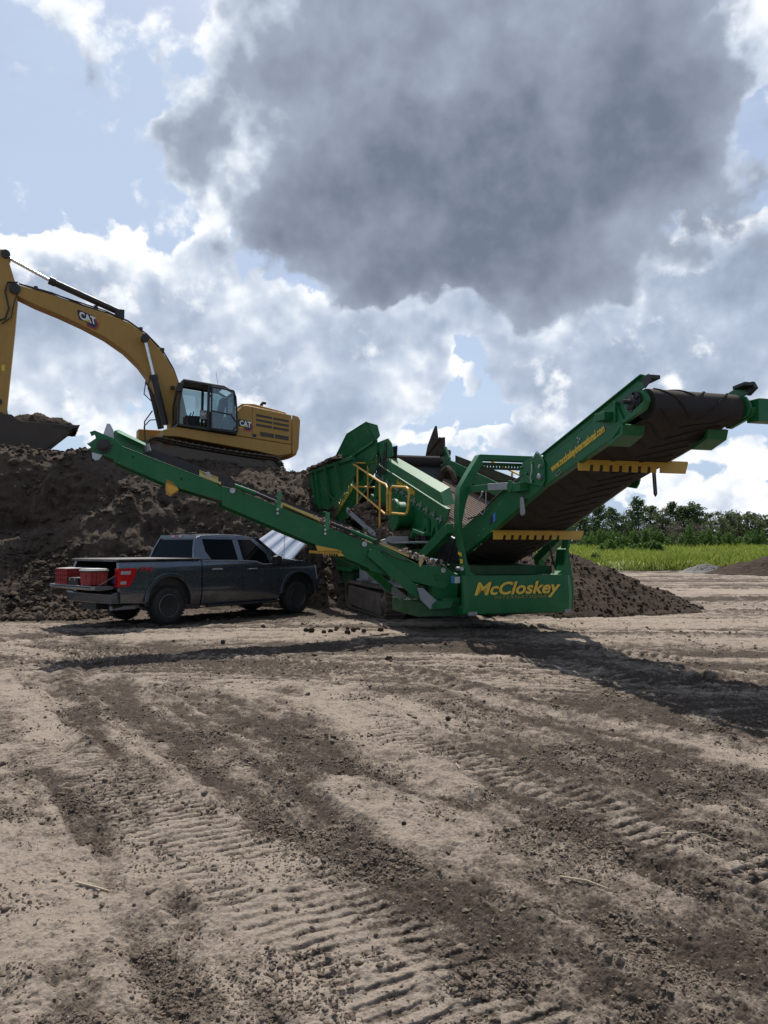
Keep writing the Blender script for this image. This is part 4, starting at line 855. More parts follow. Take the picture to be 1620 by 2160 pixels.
# belt
m = MB(); m.prism([(un - .06, -7.35, 3.36), (uf + .05, -7.35, 3.36), (uf + .05, -1.4, 1.24), (un - .06, -1.4, 1.24)], (0, .004, .012)); m.prism([(un - .05, -7.35, 3.17), (uf + .04, -7.35, 3.17), (uf + .04, -1.4, .98), (un - .05, -1.4, .98)], (0, .004, .012))
m.lathe((un - .04, -7.42, 3.30), (-1, 0, 0), [(0, 0), (.12, 0), (.12, .64), (0, .64)], 20); m.lathe((un - .04, -1.36, 1.08), (-1, 0, 0), [(0, 0), (.12, 0), (.12, .64), (0, .64)], 20); part(m, 'conveyor_belt', RUBBER, 0, sc_)
m = MB()
for a, b in (((-5.86, 2.93), (-5.52, 2.80)), ((-4.42, 2.46), (-3.74, 2.17)), ((-2.72, 1.80), (-2.02, 1.50))):
    m.cut()
    m.prism([(un - .06, a[0], a[1] - .02), (un - .06, b[0], b[1] - .02), (un - .36, b[0] + .02, b[1] - .12), (un - .36, a[0] + .02, a[1] - .12)], (0, 0, -.015)); fl = lambda v: 2.92 - (v + 5.8) * .378
    m.prism([(uf + .05, a[0], fl(a[0]) + .13), (uf + .05, b[0], fl(b[0]) + .13), (uf + .16, b[0], fl(b[0]) - .10), (uf + .16, a[0], fl(a[0]) - .10)], (.012, 0, 0)); m.beam((uf + .07, a[0], fl(a[0]) + .125), (uf + .07, b[0], fl(b[0]) + .125), .05, .015); m.beam((un - .05, a[0], a[1] - .01), (un - .05, b[0], b[1] - .01), .02, .04)
part(m, 'impact_liner', CREAM, 0, sc_)
# tip: end plates, motor, brackets
m = MB(); m.pu([(-7.74, 3.40), (-7.70, 3.42), (-7.60, 3.50), (-7.62, 3.56), (-7.67, 3.53), (-7.70, 3.60), (-7.62, 3.63), (-7.30, 3.50), (-7.18, 3.40), (-7.25, 3.13), (-7.45, 3.20), (-7.56, 3.24)], un + .012, un - .02); m.cut(); m.pu([(-7.74, 3.40), (-7.62, 3.63), (-7.18, 3.40), (-7.25, 3.13), (-7.56, 3.24)], uf, uf - .03)
bolts(m, [(un + .012, -7.47 + .13 * math.cos(a), 3.37 + .13 * math.sin(a)) for a in (.3, 1.2, 2.2, 3.4, 4.3, 5.3)], (1, 0, 0), .022, .03); tp = part(m, 'tip_plate', GREEN, .004, sc_)
m = MB(); m.lathe((un + .0, -7.47, 3.37), (1, 0, 0), [(0, 0), (.115, 0), (.115, .05), (.07, .06), (.065, .16), (0, .17)], 20); part(m, 'drive_motor', BLACK, 0, tp)
m = MB(); m.pu([(-7.50, 3.53), (-7.43, 3.76), (-7.38, 3.76), (-7.32, 3.64), (-7.32, 3.48)], un - .02, un - .035); m.cut(); m.pu([(-7.66, 3.26), (-7.49, 3.22), (-7.54, 3.14), (-7.60, 3.12), (-7.65, 3.16)], un + .02, un + .0); part(m, 'bracket_plate', STEEL, .003, tp)
guard('belt_guard', un + .02, 0, 0, 0, .1, 1, sc_) if False else None
m = MB(); m.prism([(un, -6.46, 2.84), (un, -6.34, 2.80), (un, -6.24, 2.66), (un, -6.30, 2.62), (un, -6.36, 2.58), (un, -6.44, 2.62)], (-.70, 0, 0)); part(m, 'belt_guard', YELLOW, .003, sc_)
pts = [(-3.84, 1.70), (-3.42, 1.62), (-3.30, 1.50), (-3.40, 1.50)]
for k in range(7): a = -3.42 - k * .045; pts += [(a, 1.50), (a - .008, 1.57), (a - .026, 1.57)]
pts += [(-3.78, 1.56)]
m = MB(); m.pu(pts, un + .05, un + .035); m.box((uf, -3.8, 1.55), (un + .05, -3.36, 1.60)); part(m, 'belt_guard', YELLOW, .0, sc_)
# fold rams along the top edge
for (a, b, c2) in (((-5.34, 2.76), (-4.93, 2.62), (-4.58, 2.48)), ((-2.68, 1.76), (-3.18, 1.96), (-3.56, 2.10))):
    m = MB(); m.tube([(un + .05, a[0], a[1]), (un + .05, b[0], b[1])], .04, 12); rm = part(m, 'fold_ram', GREEN, 0, sc_)
    m = MB(); m.tube([(un + .05, b[0], b[1]), (un + .05, c2[0], c2[1])], .032, 12); m.cut(); m.lathe((un + .01, a[0], a[1] + .01), (1, 0, 0), [(0, 0), (.05, 0), (.05, .08), (0, .08)], 12); part(m, 'ram_rod', BLACK, 0, sc_)
# rollers with hubs
m = MB()
for v, w in ((-5.73, 2.96), (-6.78, 3.46), (-2.40, 1.76)): m.cut(); m.lathe((uf + .3 if v > -6 else uf + .06, v, w), (0, -.35, 1), [(0, -.08), (.055, -.08), (.055, .05), (.02, .055), (0, .055)], 14)
part(m, 'guide_roller', GREYP, 0, sc_)
# stones on the belt
xs_, ys_, zs_, rs_ = [], [], [], []
for (a, b) in ((-5.3, -4.5), (-3.85, -2.8), (-2.1, -1.2)):
    for k in range(90):
        v = rng.uniform(a, b); w = 3.36 - (v + 7.35) * .356 + .03; xs_.append(rng.uniform(uf + .08, un - .04)); ys_.append(v); zs_.append(w + rng.uniform(.02, .14)); rs_.append(rng.uniform(.02, .05))
st_ = rock_cloud('screened_stones', np.array(xs_), np.array(ys_), np.array(zs_), np.array(rs_), soil_mat('stone_mix', (.12, .085, .065), (.42, .33, .28), None, 3), .8, 15)
st_.location = SM.location; st_.rotation_euler = SM.rotation_euler
tag(st_, 'pale and dark stones riding on the belt of the green side conveyor', 'stones', kind='stuff')
# support arms
m = MB(); m.prism([(-.30, -2.88, 1.50), (-.30, -2.84, 1.62), (-.30, -2.70, 1.62), (-.30, -1.90, .92), (-.30, -1.76, .70), (-.30, -1.90, .70), (-.30, -2.02, .78)], (-.08, 0, 0)); sa = part(m, 'support_arm', GREEN, .006, sc_)
m = MB(); m.prism([(-.24, -1.93, .90), (-.24, -1.82, .90), (-.24, -1.50, .62), (-.24, -1.60, .50), (-.24, -1.68, .50), (-.24, -1.86, .68)], (-.05, 0, 0)); part(m, 'arm_extension', GREYP, .004, sc_)
m = MB(); m.prism([(-.20, -1.66, .50), (-.20, -1.28, .52), (-.20, -1.22, .64), (-.20, -1.56, .66), (-.20, -1.64, .60)], (-.08, 0, 0)); m.lathe((-.19, -1.57, .57), (1, 0, 0), [(0, 0), (.035, 0), (.035, .02), (0, .02)], 12); part(m, 'arm_pivot', GREEN, .004, sc_)
m = MB(); m.prism([(-1.3, -2.95, 1.46), (-1.3, -2.75, 1.46), (-1.3, -2.02, .86), (-1.3, -2.04, .70), (-1.3, -2.22, .82)], (-.08, 0, 0)); part(m, 'support_arm', GREEN, .006, sc_)
m = MB(); m.prism([(-1.26, -2.10, .86), (-1.26, -2.0, .84), (-1.26, -1.66, .58), (-1.26, -1.72, .48), (-1.26, -2.10, .74)], (-.05, 0, 0)); part(m, 'arm_extension', GREYP, .004, sc_)
m = MB(); m.tube([(un + .05, -2.60, 1.56), (un + .10, -2.56, 1.60), (un + .12, -2.45, 1.52), (un + .12, -2.3, 1.46), (un + .10, -2.12, 1.42), (un + .08, -2.02, 1.38)], .012, 6); part(m, 'hydraulic_hose', BLACK, 0, sc_)
# bent steel flap and yellow tab near the lower end
m = MB(); rows = []
for t in np.linspace(0, 1, 14): rows.append([(-.55 - .35 * a, -1.80 + t * .46, 1.42 + .10 * math.sin(t * 9) - .10 * t + .02 * a) for a in (0, .5, 1)] + [(-.55 - .35 * a, -1.80 + t * .46, 1.412 + .10 * math.sin(t * 9) - .10 * t + .02 * a) for a in (1, .5, 0)])
m.loft(rows); part(m, 'bent_flap', MIRRORM, 0, sc_)
m = MB(); m.pu([(-1.86, 1.36), (-1.84, 1.50), (-1.78, 1.50), (-1.76, 1.40), (-1.83, 1.28)], un + .05, un + .04); part(m, 'yellow_tab', CREAM, 0, sc_)
# --- main under conveyor box and dark internals so nothing is hollow
m = MB(); m.pv([(-6.2, 2.2), (-5.6, 2.0), (-2.8, 1.35), (-.6, 1.30), (-.6, 1.0), (-2.8, 1.0), (-6.2, 1.4)], -.78, .78); m.box((-10.4, -.8, 1.05), (-6.4, .8, 2.1)); part(m, 'collection_hopper', GREEN_D, .01)
MB.OZ = 0

# ================================================================ pickup truck (u forward, v to its left = away from the camera)
TR = empty('pickup_truck', (-4.6, 16.5, 0), 138.7, 'dark grey crew cab pickup with its tailgate down, parked below the soil bank', 'pickup truck')
def tpart(mb, name, mats, bevel=.008, parent=None, **k): return mb.build(name, mats, parent or TR, bevel, **k)
def arch(cu, r, w0, n=14, a0=0, a1=180): return [(cu - r * math.cos(R(a0 + (a1 - a0) * k / n)), w0 + r * math.sin(R(a0 + (a1 - a0) * k / n))) for k in range(n + 1)]
# bed sides with tumblehome, each a loft between outlines
def side_shell(pts, v_of, thick, s, name, mats=TRUCKP, bevel=.010):
    """panel cut into horizontal bands and curved by v_of, so that it mirrors sky above and ground below"""
    m = MB(); m.pv(pts, 0, thick); o = m.build(name, mats, TR, 0); bm = bmesh.new(); bm.from_mesh(o.data)
    bmesh.ops.triangulate(bm, faces=[f for f in bm.faces if len(f.verts) > 4])
    for w in np.arange(.42, 1.40, .06): bmesh.ops.bisect_plane(bm, geom=bm.verts[:] + bm.edges[:] + bm.faces[:], plane_co=(0, 0, w), plane_no=(0, 0, 1), dist=1e-5)
    for v in bm.verts:
        y = v.co.y + v_of(v.co.z); v.co.y = y if s < 0 else 2.0 - y
    bmesh.ops.dissolve_limit(bm, angle_limit=R(.5), verts=bm.verts[:], edges=bm.edges[:]) if False else None
    bmesh.ops.recalc_face_normals(bm, faces=bm.faces); bm.to_mesh(o.data); bm.free()
    o.data.polygons.foreach_set('use_smooth', [True] * len(o.data.polygons)); o.data.set_sharp_from_angle(angle=R(40)); return o
vs = lambda w: .022 + .42 * max(0, w - 1.02) ** 2 + .30 * max(0, w - 1.26) + .16 * max(0, .80 - w) ** 1.3 + .010 * math.sin((w - .8) * 9)
bed = [(-1.10, .52), (-.50, .48)] + arch(.03, .53, .52, 16, 5, 178) + [(.60, .40), (.84, .38), (.86, 1.36), (.10, 1.385), (-1.12, 1.385), (-1.16, 1.2), (-1.14, .85)]
cabl = [(.875, .38), (.88, 1.38), (2.0, 1.355), (2.42, 1.33), (2.62, 1.26), (3.1, 1.27), (3.1, .38)]
fen = [(3.11, .36), (3.11, 1.28), (3.3, 1.375), (4.25, 1.25), (4.36, 1.16), (4.42, .9), (4.44, .60), (4.33, .55), (4.30, .50)] + [(u, w) for u, w in arch(3.76, .53, .52, 14, 182, 12)][::1]
for s in (-1, 1):
    side_shell(bed, vs, .10, s, 'bed_side'); side_shell(fen, vs, .12, s, 'front_fender')
    side_shell([(.875, .38), (.88, 1.375), (1.98, 1.355), (1.98, .38)], vs, .09, s, 'rear_door'); side_shell([(1.988, .38), (1.988, 1.355), (2.42, 1.33), (2.62, 1.26), (3.10, 1.27), (3.10, .38)], vs, .09, s, 'front_door')
    # flares
    for cu, nm in ((.03, 'wheel_flare'), (3.76, 'wheel_flare')):
        m = MB(); v = -.015; o = arch(cu, .61, .50, 18, 2, 178); i = arch(cu, .525, .50, 18, 2, 178)[::-1]
        pts = [(u, (v if s < 0 else 2.0 - v), w) for u, w in o + i]; m.prism(pts, (0, .07 * (1 if s < 0 else -1), 0)); tpart(m, nm, TRUCKP, .008)
        m = MB(); m.prism([(u, (.12 if s < 0 else 1.88), w) for u, w in arch(cu, .56, .46, 12) + [(cu + .5, .40), (cu - .5, .40)]], (0, .30 * (1 if s < 0 else -1), 0)); tpart(m, 'wheel_well', TRIM, 0)
m = MB(); m.box((-1.05, .12, .78), (.85, 1.88, .83)); m.box((-1.0, .5, .45), (4.2, 1.5, .60)); m.box((.88, .12, .36), (3.1, 1.88, .46)); m.box((.80, .12, .8), (.86, 1.88, 1.37)); tpart(m, 'underbody', TRIM, .01)
m = MB(); m.box((-1.16, .05, 1.385), (.84, 1.95, 1.415)); m.box((-1.19, .05, 1.36), (-1.15, 1.95, 1.405)); tpart(m, 'tonneau_cover', COVER, .008)
# tailgate lowered
m = MB(); m.pv([(-1.72, .84), (-1.68, .875), (-1.18, .875), (-1.16, .80), (-1.5, .775), (-1.70, .80)], .16, 1.86); tg = tpart(m, 'tailgate', TRUCKP, .01)
m = MB(); m.box((-1.66, .22, .872), (-1.22, 1.80, .880)); tpart(m, 'liner', TRIM, .002, tg); m = MB(); m.box((-1.715, .17, .868), (-1.67, 1.85, .884)); m.box((-1.70, .155, .80), (-1.60, .20, .872)); tpart(m, 'edge_strip', GREYP, .003, tg)
m = MB(); m.tube([(-1.5, .20, .88), (-1.14, .13, 1.10)], .006, 5); m.tube([(-1.5, 1.80, .88), (-1.14, 1.87, 1.10)], .006, 5); tpart(m, 'tailgate_cable', GREYP, 0, tg)
m = MB(); m.pv([(-1.30, .50), (-1.30, .70), (-1.18, .745), (-1.0, .74), (-1.0, .50)], .08, 1.92); tpart(m, 'rear_bumper', TRUCKP, .02)
m = MB(); m.box((-1.28, .7, .36), (-1.0, 1.3, .50)); m.tube([(-.9, .35, .44), (-1.12, .34, .42)], .045, 12); tpart(m, 'tow_hitch', TRIM, .004); m = MB(); m.tube([(-.6, .36, .40), (-1.14, .36, .40)], .05, 14); m.tube([(-.2, .5, .45), (-.6, .36, .40)], .045, 10); m.tube([(.03, .3, .41), (.03, 1.7, .41)], .05, 12); m.lathe((.03, 1.0, .41), (1, 0, 0), [(0, -.16), (.12, -.1), (.16, 0), (.12, .1), (0, .16)], 16); tpart(m, 'exhaust_pipe', GREYP, 0)
# tail lamps
for s in (-1, 1):
    o = [(-1.165, .845), (-1.165, 1.225), (-.76, 1.225), (-.78, 1.12), (-.90, .86)]
    def pl_(pts, e, v0=.02): return [(u, (v0 - e) if s < 0 else 2 - v0 + e, w) for u, w in pts]
    m = MB(); m.prism(pl_(o, .012), (0, .05 * (1 if s < 0 else -1), 0)); m.prism([(-1.175, v if s < 0 else 2 - v, w) for v, w in ((.02, .845), (.02, 1.225), (.16, 1.225), (.16, .845))], (.03, 0, 0)); tl = tpart(m, 'tail_lamp', LAMPR, .006)
    m = MB(); m.prism(pl_([(-1.13, 1.10), (-1.12, 1.17), (-.90, 1.17), (-.91, 1.10)], .018), (0, .01 * (1 if s < 0 else -1), 0)); m.prism(pl_([(-1.13, .90), (-1.13, .96), (-1.0, .965), (-1.0, .90)], .018), (0, .01 * (1 if s < 0 else -1), 0)); tpart(m, 'reverse_lens', LAMPW, 0, tl)
    m = MB(); m.prism([(4.30, .035 if s < 0 else 1.965, 1.20), (4.40, .09 if s < 0 else 1.91, 1.16), (4.46, .12 if s < 0 else 1.88, .82), (4.38, .03 if s < 0 else 1.97, .84), (4.33, .02 if s < 0 else 1.98, 1.05)], (.02, -.012 * (1 if s < 0 else -1), 0)); tpart(m, 'headlight', LAMPW, .004)
# hood, front end
m = MB(); m.loft([[(3.12, .08, 1.28), (3.12, .14, 1.38), (3.12, 1.0, 1.42), (3.12, 1.86, 1.38), (3.12, 1.92, 1.28)], [(4.10, .10, 1.22), (4.10, .16, 1.30), (4.15, 1.0, 1.36), (4.10, 1.84, 1.30), (4.10, 1.90, 1.22)], [(4.38, .20, 1.10), (4.38, .24, 1.16), (4.45, 1.0, 1.20), (4.38, 1.76, 1.16), (4.38, 1.80, 1.10)]]); tpart(m, 'hood', TRUCKP, .01)
m = MB(); m.box((4.30, .2, .62), (4.47, 1.8, 1.12)); tpart(m, 'grille', TRIM, .02); m = MB(); m.loft([[(4.28, .04, .45), (4.28, .04, .70), (4.1, .04, .70), (4.1, .04, .45)], [(4.55, .3, .42), (4.55, .3, .68), (4.3, .3, .68), (4.3, .3, .42)], [(4.58, 1.7, .42), (4.58, 1.7, .68), (4.3, 1.7, .68), (4.3, 1.7, .42)], [(4.28, 1.96, .45), (4.28, 1.96, .70), (4.1, 1.96, .70), (4.1, 1.96, .45)]]); tpart(m, 'front_bumper', TRIM, .015)
# greenhouse: roof, pillars, glass
vg = lambda w: .075 + (w - 1.36) * .40
def gp(u, w, s=-1, e=0): v = vg(w) - e; return (u, v if s < 0 else 2 - v, w)
m = MB()
rl_ = [(.86, 1.86, .10), (1.0, 1.925, .16), (1.6, 1.955, .2), (2.2, 1.94, .2), (2.62, 1.875, .12)]
m.loft([[(u, .275 - .02 * 0 + 0, w - .07), (u, .305, w - .02), (u, .45, w + .01), (u, 1.0, w + .025), (u, 1.55, w + .01), (u, 1.695, w - .02), (u, 1.725, w - .07)] for u, w, _ in rl_]); rf = tpart(m, 'roof', TRUCKP, .0)
for s in (-1, 1):
    m = MB()
    def pil(pts, e=.0): m.prism([gp(u, w, s, e) for u, w in pts], (0, .06 * (1 if s < 0 else -1), 0))
    pil([(.68, 1.38), (.74, 1.62), (.84, 1.86), (1.0, 1.92), (1.02, 1.83), (1.04, 1.55), (1.16, 1.38)])
    pil([(1.90, 1.345), (1.86, 1.83), (2.02, 1.83), (2.05, 1.345)])
    pil([(2.92, 1.25), (2.98, 1.50), (2.55, 1.83), (2.36, 1.90), (2.40, 1.82), (2.78, 1.50), (2.84, 1.27)]); pil([(2.60, 1.93 - .03), (2.66, 1.87), (3.20, 1.40), (3.10, 1.37)])
    pil([(1.0, 1.92), (1.6, 1.945), (2.2, 1.925), (2.45, 1.88), (2.40, 1.825), (1.0, 1.835)]); tpart(m, 'pillars', TRUCKP, .006)
    m = MB(); m.prism([gp(u, w, s, -.02) for u, w in ((1.0, 1.84), (1.90, 1.84), (1.93, 1.34), (1.14, 1.36), (1.02, 1.52))], (0, .01, 0)); tpart(m, 'rear_door_window', GLASS_T, 0)
    m = MB(); m.prism([gp(u, w, s, -.02) for u, w in ((2.0, 1.84), (2.42, 1.84), (2.80, 1.52), (2.86, 1.24), (2.62, 1.25), (2.44, 1.32), (2.02, 1.34))], (0, .01, 0)); tpart(m, 'front_door_window', GLASS_T, 0)
    m = MB(); m.prism([gp(u, w, s, .004) for u, w in ((.90, 1.372), (1.98, 1.352), (2.42, 1.328), (2.62, 1.258), (2.90, 1.26), (2.90, 1.245), (2.60, 1.24), (2.40, 1.31), (1.98, 1.335), (.90, 1.352))], (0, .02 * (1 if s < 0 else -1), 0)); tpart(m, 'window_trim', GREYP, 0)
    for u, w in ((1.13, 1.155), (2.16, 1.14)):
        m = MB(); m.box((u, (vs(1.1) - .035) if s < 0 else 2 - vs(1.1), w - .014), (u + .27, vs(1.1) if s < 0 else 2 - vs(1.1) + .035, w + .014)); tpart(m, 'door_handle', CHROME, .008)
    m = MB(); v = -.09 if s < 0 else 2.09; m.pv([(2.92, 1.24), (2.90, 1.42), (3.0, 1.46), (3.12, 1.42), (3.10, 1.24)], *sorted((v, v + .14 * (1 if s < 0 else -1)))); m.beam((2.95, v, 1.25), (2.9, .1 if s < 0 else 1.9, 1.25), .06, .05); mr_ = tpart(m, 'side_mirror', TRIM, .02)
    m = MB(); m.box((1.0, -.02 if s < 0 else 1.90, .315), (3.1, .10 if s < 0 else 2.02, .365)); tpart(m, 'running_board', TRIM, .01)
m = MB(); m.prism([(.84, .33, 1.83), (.84, 1.67, 1.83), (.68, 1.86, 1.39), (.68, .14, 1.39)], (.02, 0, 0)); rw = tpart(m, 'rear_window', GLASS_T, 0)
m = MB(); m.prism([(.855, .28, 1.86), (.855, 1.72, 1.86), (.86, 1.70, 1.93), (.86, .30, 1.93)], (.02, 0, 0)); m.prism([(.665, .05, 1.36), (.665, 1.95, 1.36), (.675, 1.93, 1.40), (.675, .07, 1.40)], (.03, 0, 0)); tpart(m, 'cab_rear_panel', TRUCKP, .004)
m = MB(); m.prism([(2.64, .33, 1.88), (2.64, 1.67, 1.88), (3.22, 1.85, 1.39), (3.22, .15, 1.39)], (.02, 0, .01)); tpart(m, 'windscreen', GLASS_T, 0)
m = MB(); m.prism([(.835, .80, 1.885), (.835, 1.2, 1.885), (.845, 1.2, 1.93), (.845, .80, 1.93)], (.02, 0, 0)); bl = tpart(m, 'brake_lamp', LAMPW, .002); m = MB(); m.prism([(.828, .92, 1.888), (.828, 1.08, 1.888), (.838, 1.08, 1.928), (.838, .92, 1.928)], (.012, 0, 0)); tpart(m, 'red_lens', LAMPR, 0, bl)
m = MB(); m.box((1.0, .62, 1.97), (1.14, .78, 1.995)); m.box((1.0, 1.25, 1.97), (1.12, 1.38, 1.995)); tpart(m, 'roof_antenna', TRIM, .01)
m = MB(); m.tube([(3.35, .12, 1.36), (3.36, .12, 2.12)], .006, 5); tpart(m, 'whip_antenna', TRIM, 0)
m = MB(); m.tube([(3.14, .5, 1.44), (3.02, .9, 1.50)], .01, 5); tpart(m, 'wiper', TRIM, 0)
# wheels: tyre and six double spokes
def wheel(u, v, s):
    y = 1 if s > 0 else -1
    m = MB(); R0, w_ = .405, .28
    m.lathe((u, v, R0), (0, 1, 0), [(.235, -w_ / 2 + .01), (.25, -w_ / 2), (.36, -w_ / 2), (.385, -w_ / 2 + .02), (.402, -w_ / 2 + .05), (.405, 0), (.402, w_ / 2 - .05), (.385, w_ / 2 - .02), (.36, w_ / 2), (.25, w_ / 2), (.235, w_ / 2 - .01), (.22, 0)], 44)
    for k in range(36):
        a = 2 * math.pi * k / 36
        for sv in (-1, 1):
            c0 = Vector((u + .403 * math.cos(a), v + sv * .075, R0 + .403 * math.sin(a))); c1 = Vector((u + .403 * math.cos(a + .06), v + sv * .135, R0 + .403 * math.sin(a + .06))); m.beam(tuple(c0), tuple(c1), .035, .014, (math.cos(a), 0, math.sin(a)))
    ty = tpart(m, 'wheel', TYRE, 0, angle=50)
    m = MB(); f = v + y * .10
    m.lathe((u, f, R0), (0, y, 0), [(.235, -.12), (.248, .035), (.236, .04), (.222, -.0), (.20, -.08), (0, -.10)], 40)
    for k in range(6):
        for d in (-.13, .13):
            a = 2 * math.pi * k / 6 + d; b = 2 * math.pi * k / 6 + d * .55
            m.beam((u + .23 * math.cos(a), f + y * .015, R0 + .23 * math.sin(a)), (u + .06 * math.cos(b), f - y * .01, R0 + .06 * math.sin(b)), .022, .030, (0, 1, 0))
    m.lathe((u, f, R0), (0, y, 0), [(0, -.05), (.075, -.05), (.07, .0), (.035, .012), (0, .015)], 24); rim = tpart(m, 'rim', paint('dark_alloy', (.22, .22, .235), .3, .3, metal=.9), .003, ty)
    m = MB(); bolts(m, [(u + .052 * math.cos(a), f, R0 + .052 * math.sin(a)) for a in np.linspace(0, 6.283, 7)[:-1]], (0, y, 0), .009, .015); tpart(m, 'wheel_nut', CHROME, 0, rim)
for u in (.03, 3.72):
    wheel(u, .16, -1); wheel(u, 1.86, 1)
lettering('lettering', 'FX4', .13, (-.70, .012, 1.155), (1, 0, 0), (0, 0, 1), TXTR, TR, .25, .003, .002, 1.35)
lettering('lettering', 'OFF ROAD', .03, (-.40, .012, 1.12), (1, 0, 0), (0, 0, 1), LAMPW, TR, .25, .001, .002, 1.0) if False else None

# tailgate load, each box a thing of its own
TW = 0.884
def tw(u, v, w): # truck local to world
    return TR.matrix_basis @ Vector((u, v, w))
def crate(name, u0, v0, du, dv, h, label, cat, kind, yaw=0):
    e = empty(name, tuple(tw(u0 + du / 2, v0 + dv / 2, TW)), 138.7 + yaw, label, cat)
    m = MB(); a, b = du / 2, dv / 2
    if kind == 'tote':
        m.loft([[(-a * k, -b * k, z), (a * k, -b * k, z), (a * k, b * k, z), (-a * k, b * k, z)] for k, z in ((.90, 0), (1.0, h * .86))])
        bd = m.build('bin', REDB, e, .012)
        m = MB()
        for x in (-.6, -.2, .2, .6): m.box((x * a - .008, -b - .008, .02), (x * a + .008, -b, h * .8))
        m.box((-a - .01, -b * .35, h * .5), (-a, b * .35, h * .68)); m.build('handle_recess', REDB, bd, .003)
        m = MB(); m.box((-a * 1.05, -b * 1.05, h * .86), (a * 1.05, b * 1.05, h * .93)); m.box((-a * .95, -b * .95, h * .93), (a * .95, b * .95, h)); m.build('lid', WHITEP if 'cooler' not in cat else WHITEP, e, .01)
        m = MB(); m.box((-a * 1.07, -b * 1.07, h * .80), (a * 1.07, b * 1.07, h * .855)); m.build('rim', TRIM, e, .004)
    if kind == 'crate':
        m.box((-a + .01, -b + .01, 0), (a - .01, b - .01, h * .9)); bd = m.build('bin', REDB, e, .006)
        m = MB()
        for k in range(6):
            x = -b + 2 * b * k / 5; m.box((-a - .006, x - .010, 0), (-a + .012, x + .010, h * .93)); m.box((a - .012, x - .010, 0), (a + .006, x + .010, h * .93))
        for k in range(6):
            x = -a + 2 * a * k / 5; m.box((x - .010, -b - .006, 0), (x + .010, -b + .012, h * .93))
        for z in (.02, .36, .64, .9): m.box((-a - .012, -b - .012, h * z), (a + .012, b + .012, h * z + .022))
        m.build('lattice', REDB, e, .002); m = MB(); m.box((-a * 1.05, -b * 1.03, h * .93), (a * 1.05, b * 1.03, h * .97)); m.box((-a * .8, -b * .9, h * .97), (a * .9, b * .8, h)); m.build('lid', WHITEP, e, .006)
    if kind == 'box':
        m.box((-a, -b, 0), (a, b, h * .75)); bd = m.build('case', BLACK, e, .01); m = MB(); m.box((-a * 1.01, -b * 1.01, h * .76), (a * 1.01, b * 1.01, h)); m.build('lid', TRIM, e, .01)
        m = MB(); m.box((-a - .012, -b * .6, h * .6), (-a, -b * .45, h * .9)); m.box((-a - .012, b * .45, h * .6), (-a, b * .6, h * .9)); m.build('latch', STEEL, e, .002)
crate('storage_tote', -1.66, .28, .42, .40, .34, 'solid red tote with a white lid on the tailgate, nearest the tail lamp', 'tote', 'tote', 0)
crate('milk_crate', -1.66, 1.22, .34, .46, .34, 'red latticed crate under a white lid at the far end of the lowered tailgate', 'crate', 'crate')
crate('storage_tote', -1.28, 1.06, .30, .46, .34, 'red tote behind the latticed crate, just inside the pickup bed', 'tote', 'tote')
crate('tool_box', -1.66, .76, .26, .40, .15, 'small black tool box between the red crate and the red tote', 'tool box', 'box')
m = MB(); m.lathe((0, 0, .10), (.3, .2, 1), [(0, -.1), (.13, -.08), (.15, 0), (.11, .1), (0, .14)], 12); rg_ = m.build('blue_rag', plain('blue_cloth', (.02, .06, .20), .9), None, 0); rg_.location = tw(-.95, .38, .84); tag(rg_, 'crumpled blue cloth inside the pickup bed beside the tail lamp', 'cloth')
# ribbed polished sheet leaning behind the truck
m = MB(); nx_ = 60; rows = []
P0, P1, P2, P3 = Vector((-2.48, 20.7, 1.30)), Vector((-3.75, 20.9, 1.62)), Vector((-3.00, 21.5, 2.22)), Vector((-1.98, 21.3, 1.90))
for j in range(2):
    a, b = (P0, P3) if j == 0 else (P1, P2)
def sheetpt(s, t, e):
    p = P0.lerp(P3, t).lerp(P1.lerp(P2, t), s); n_ = (P3 - P0).cross(P1 - P0).normalized()
    return tuple(p + n_ * (e + .016 * max(-1, min(1, 1.5 * math.sin(s * 2 * math.pi * 3.5))) + .03 * math.sin(s * 3.1 + t)))
for k in range(nx_ + 1):
    s = k / nx_; rows.append([sheetpt(s, 0, 0), sheetpt(s, 1, 0), sheetpt(s, 1, .004), sheetpt(s, 0, .004)])
m.loft(rows); ms = m.build('metal_sheet', MIRRORM, None, 0); tag(ms, 'shiny ribbed metal sheet leaning behind the front of the pickup', 'metal sheet')
m = MB(); m.tube([(-2.6, 20.75, .0), (-2.75, 20.8, 1.45)], .03, 8); m.tube([(-3.5, 21.0, .2), (-3.45, 20.95, 1.60)], .03, 8); m.build('prop', STEEL, ms, 0)

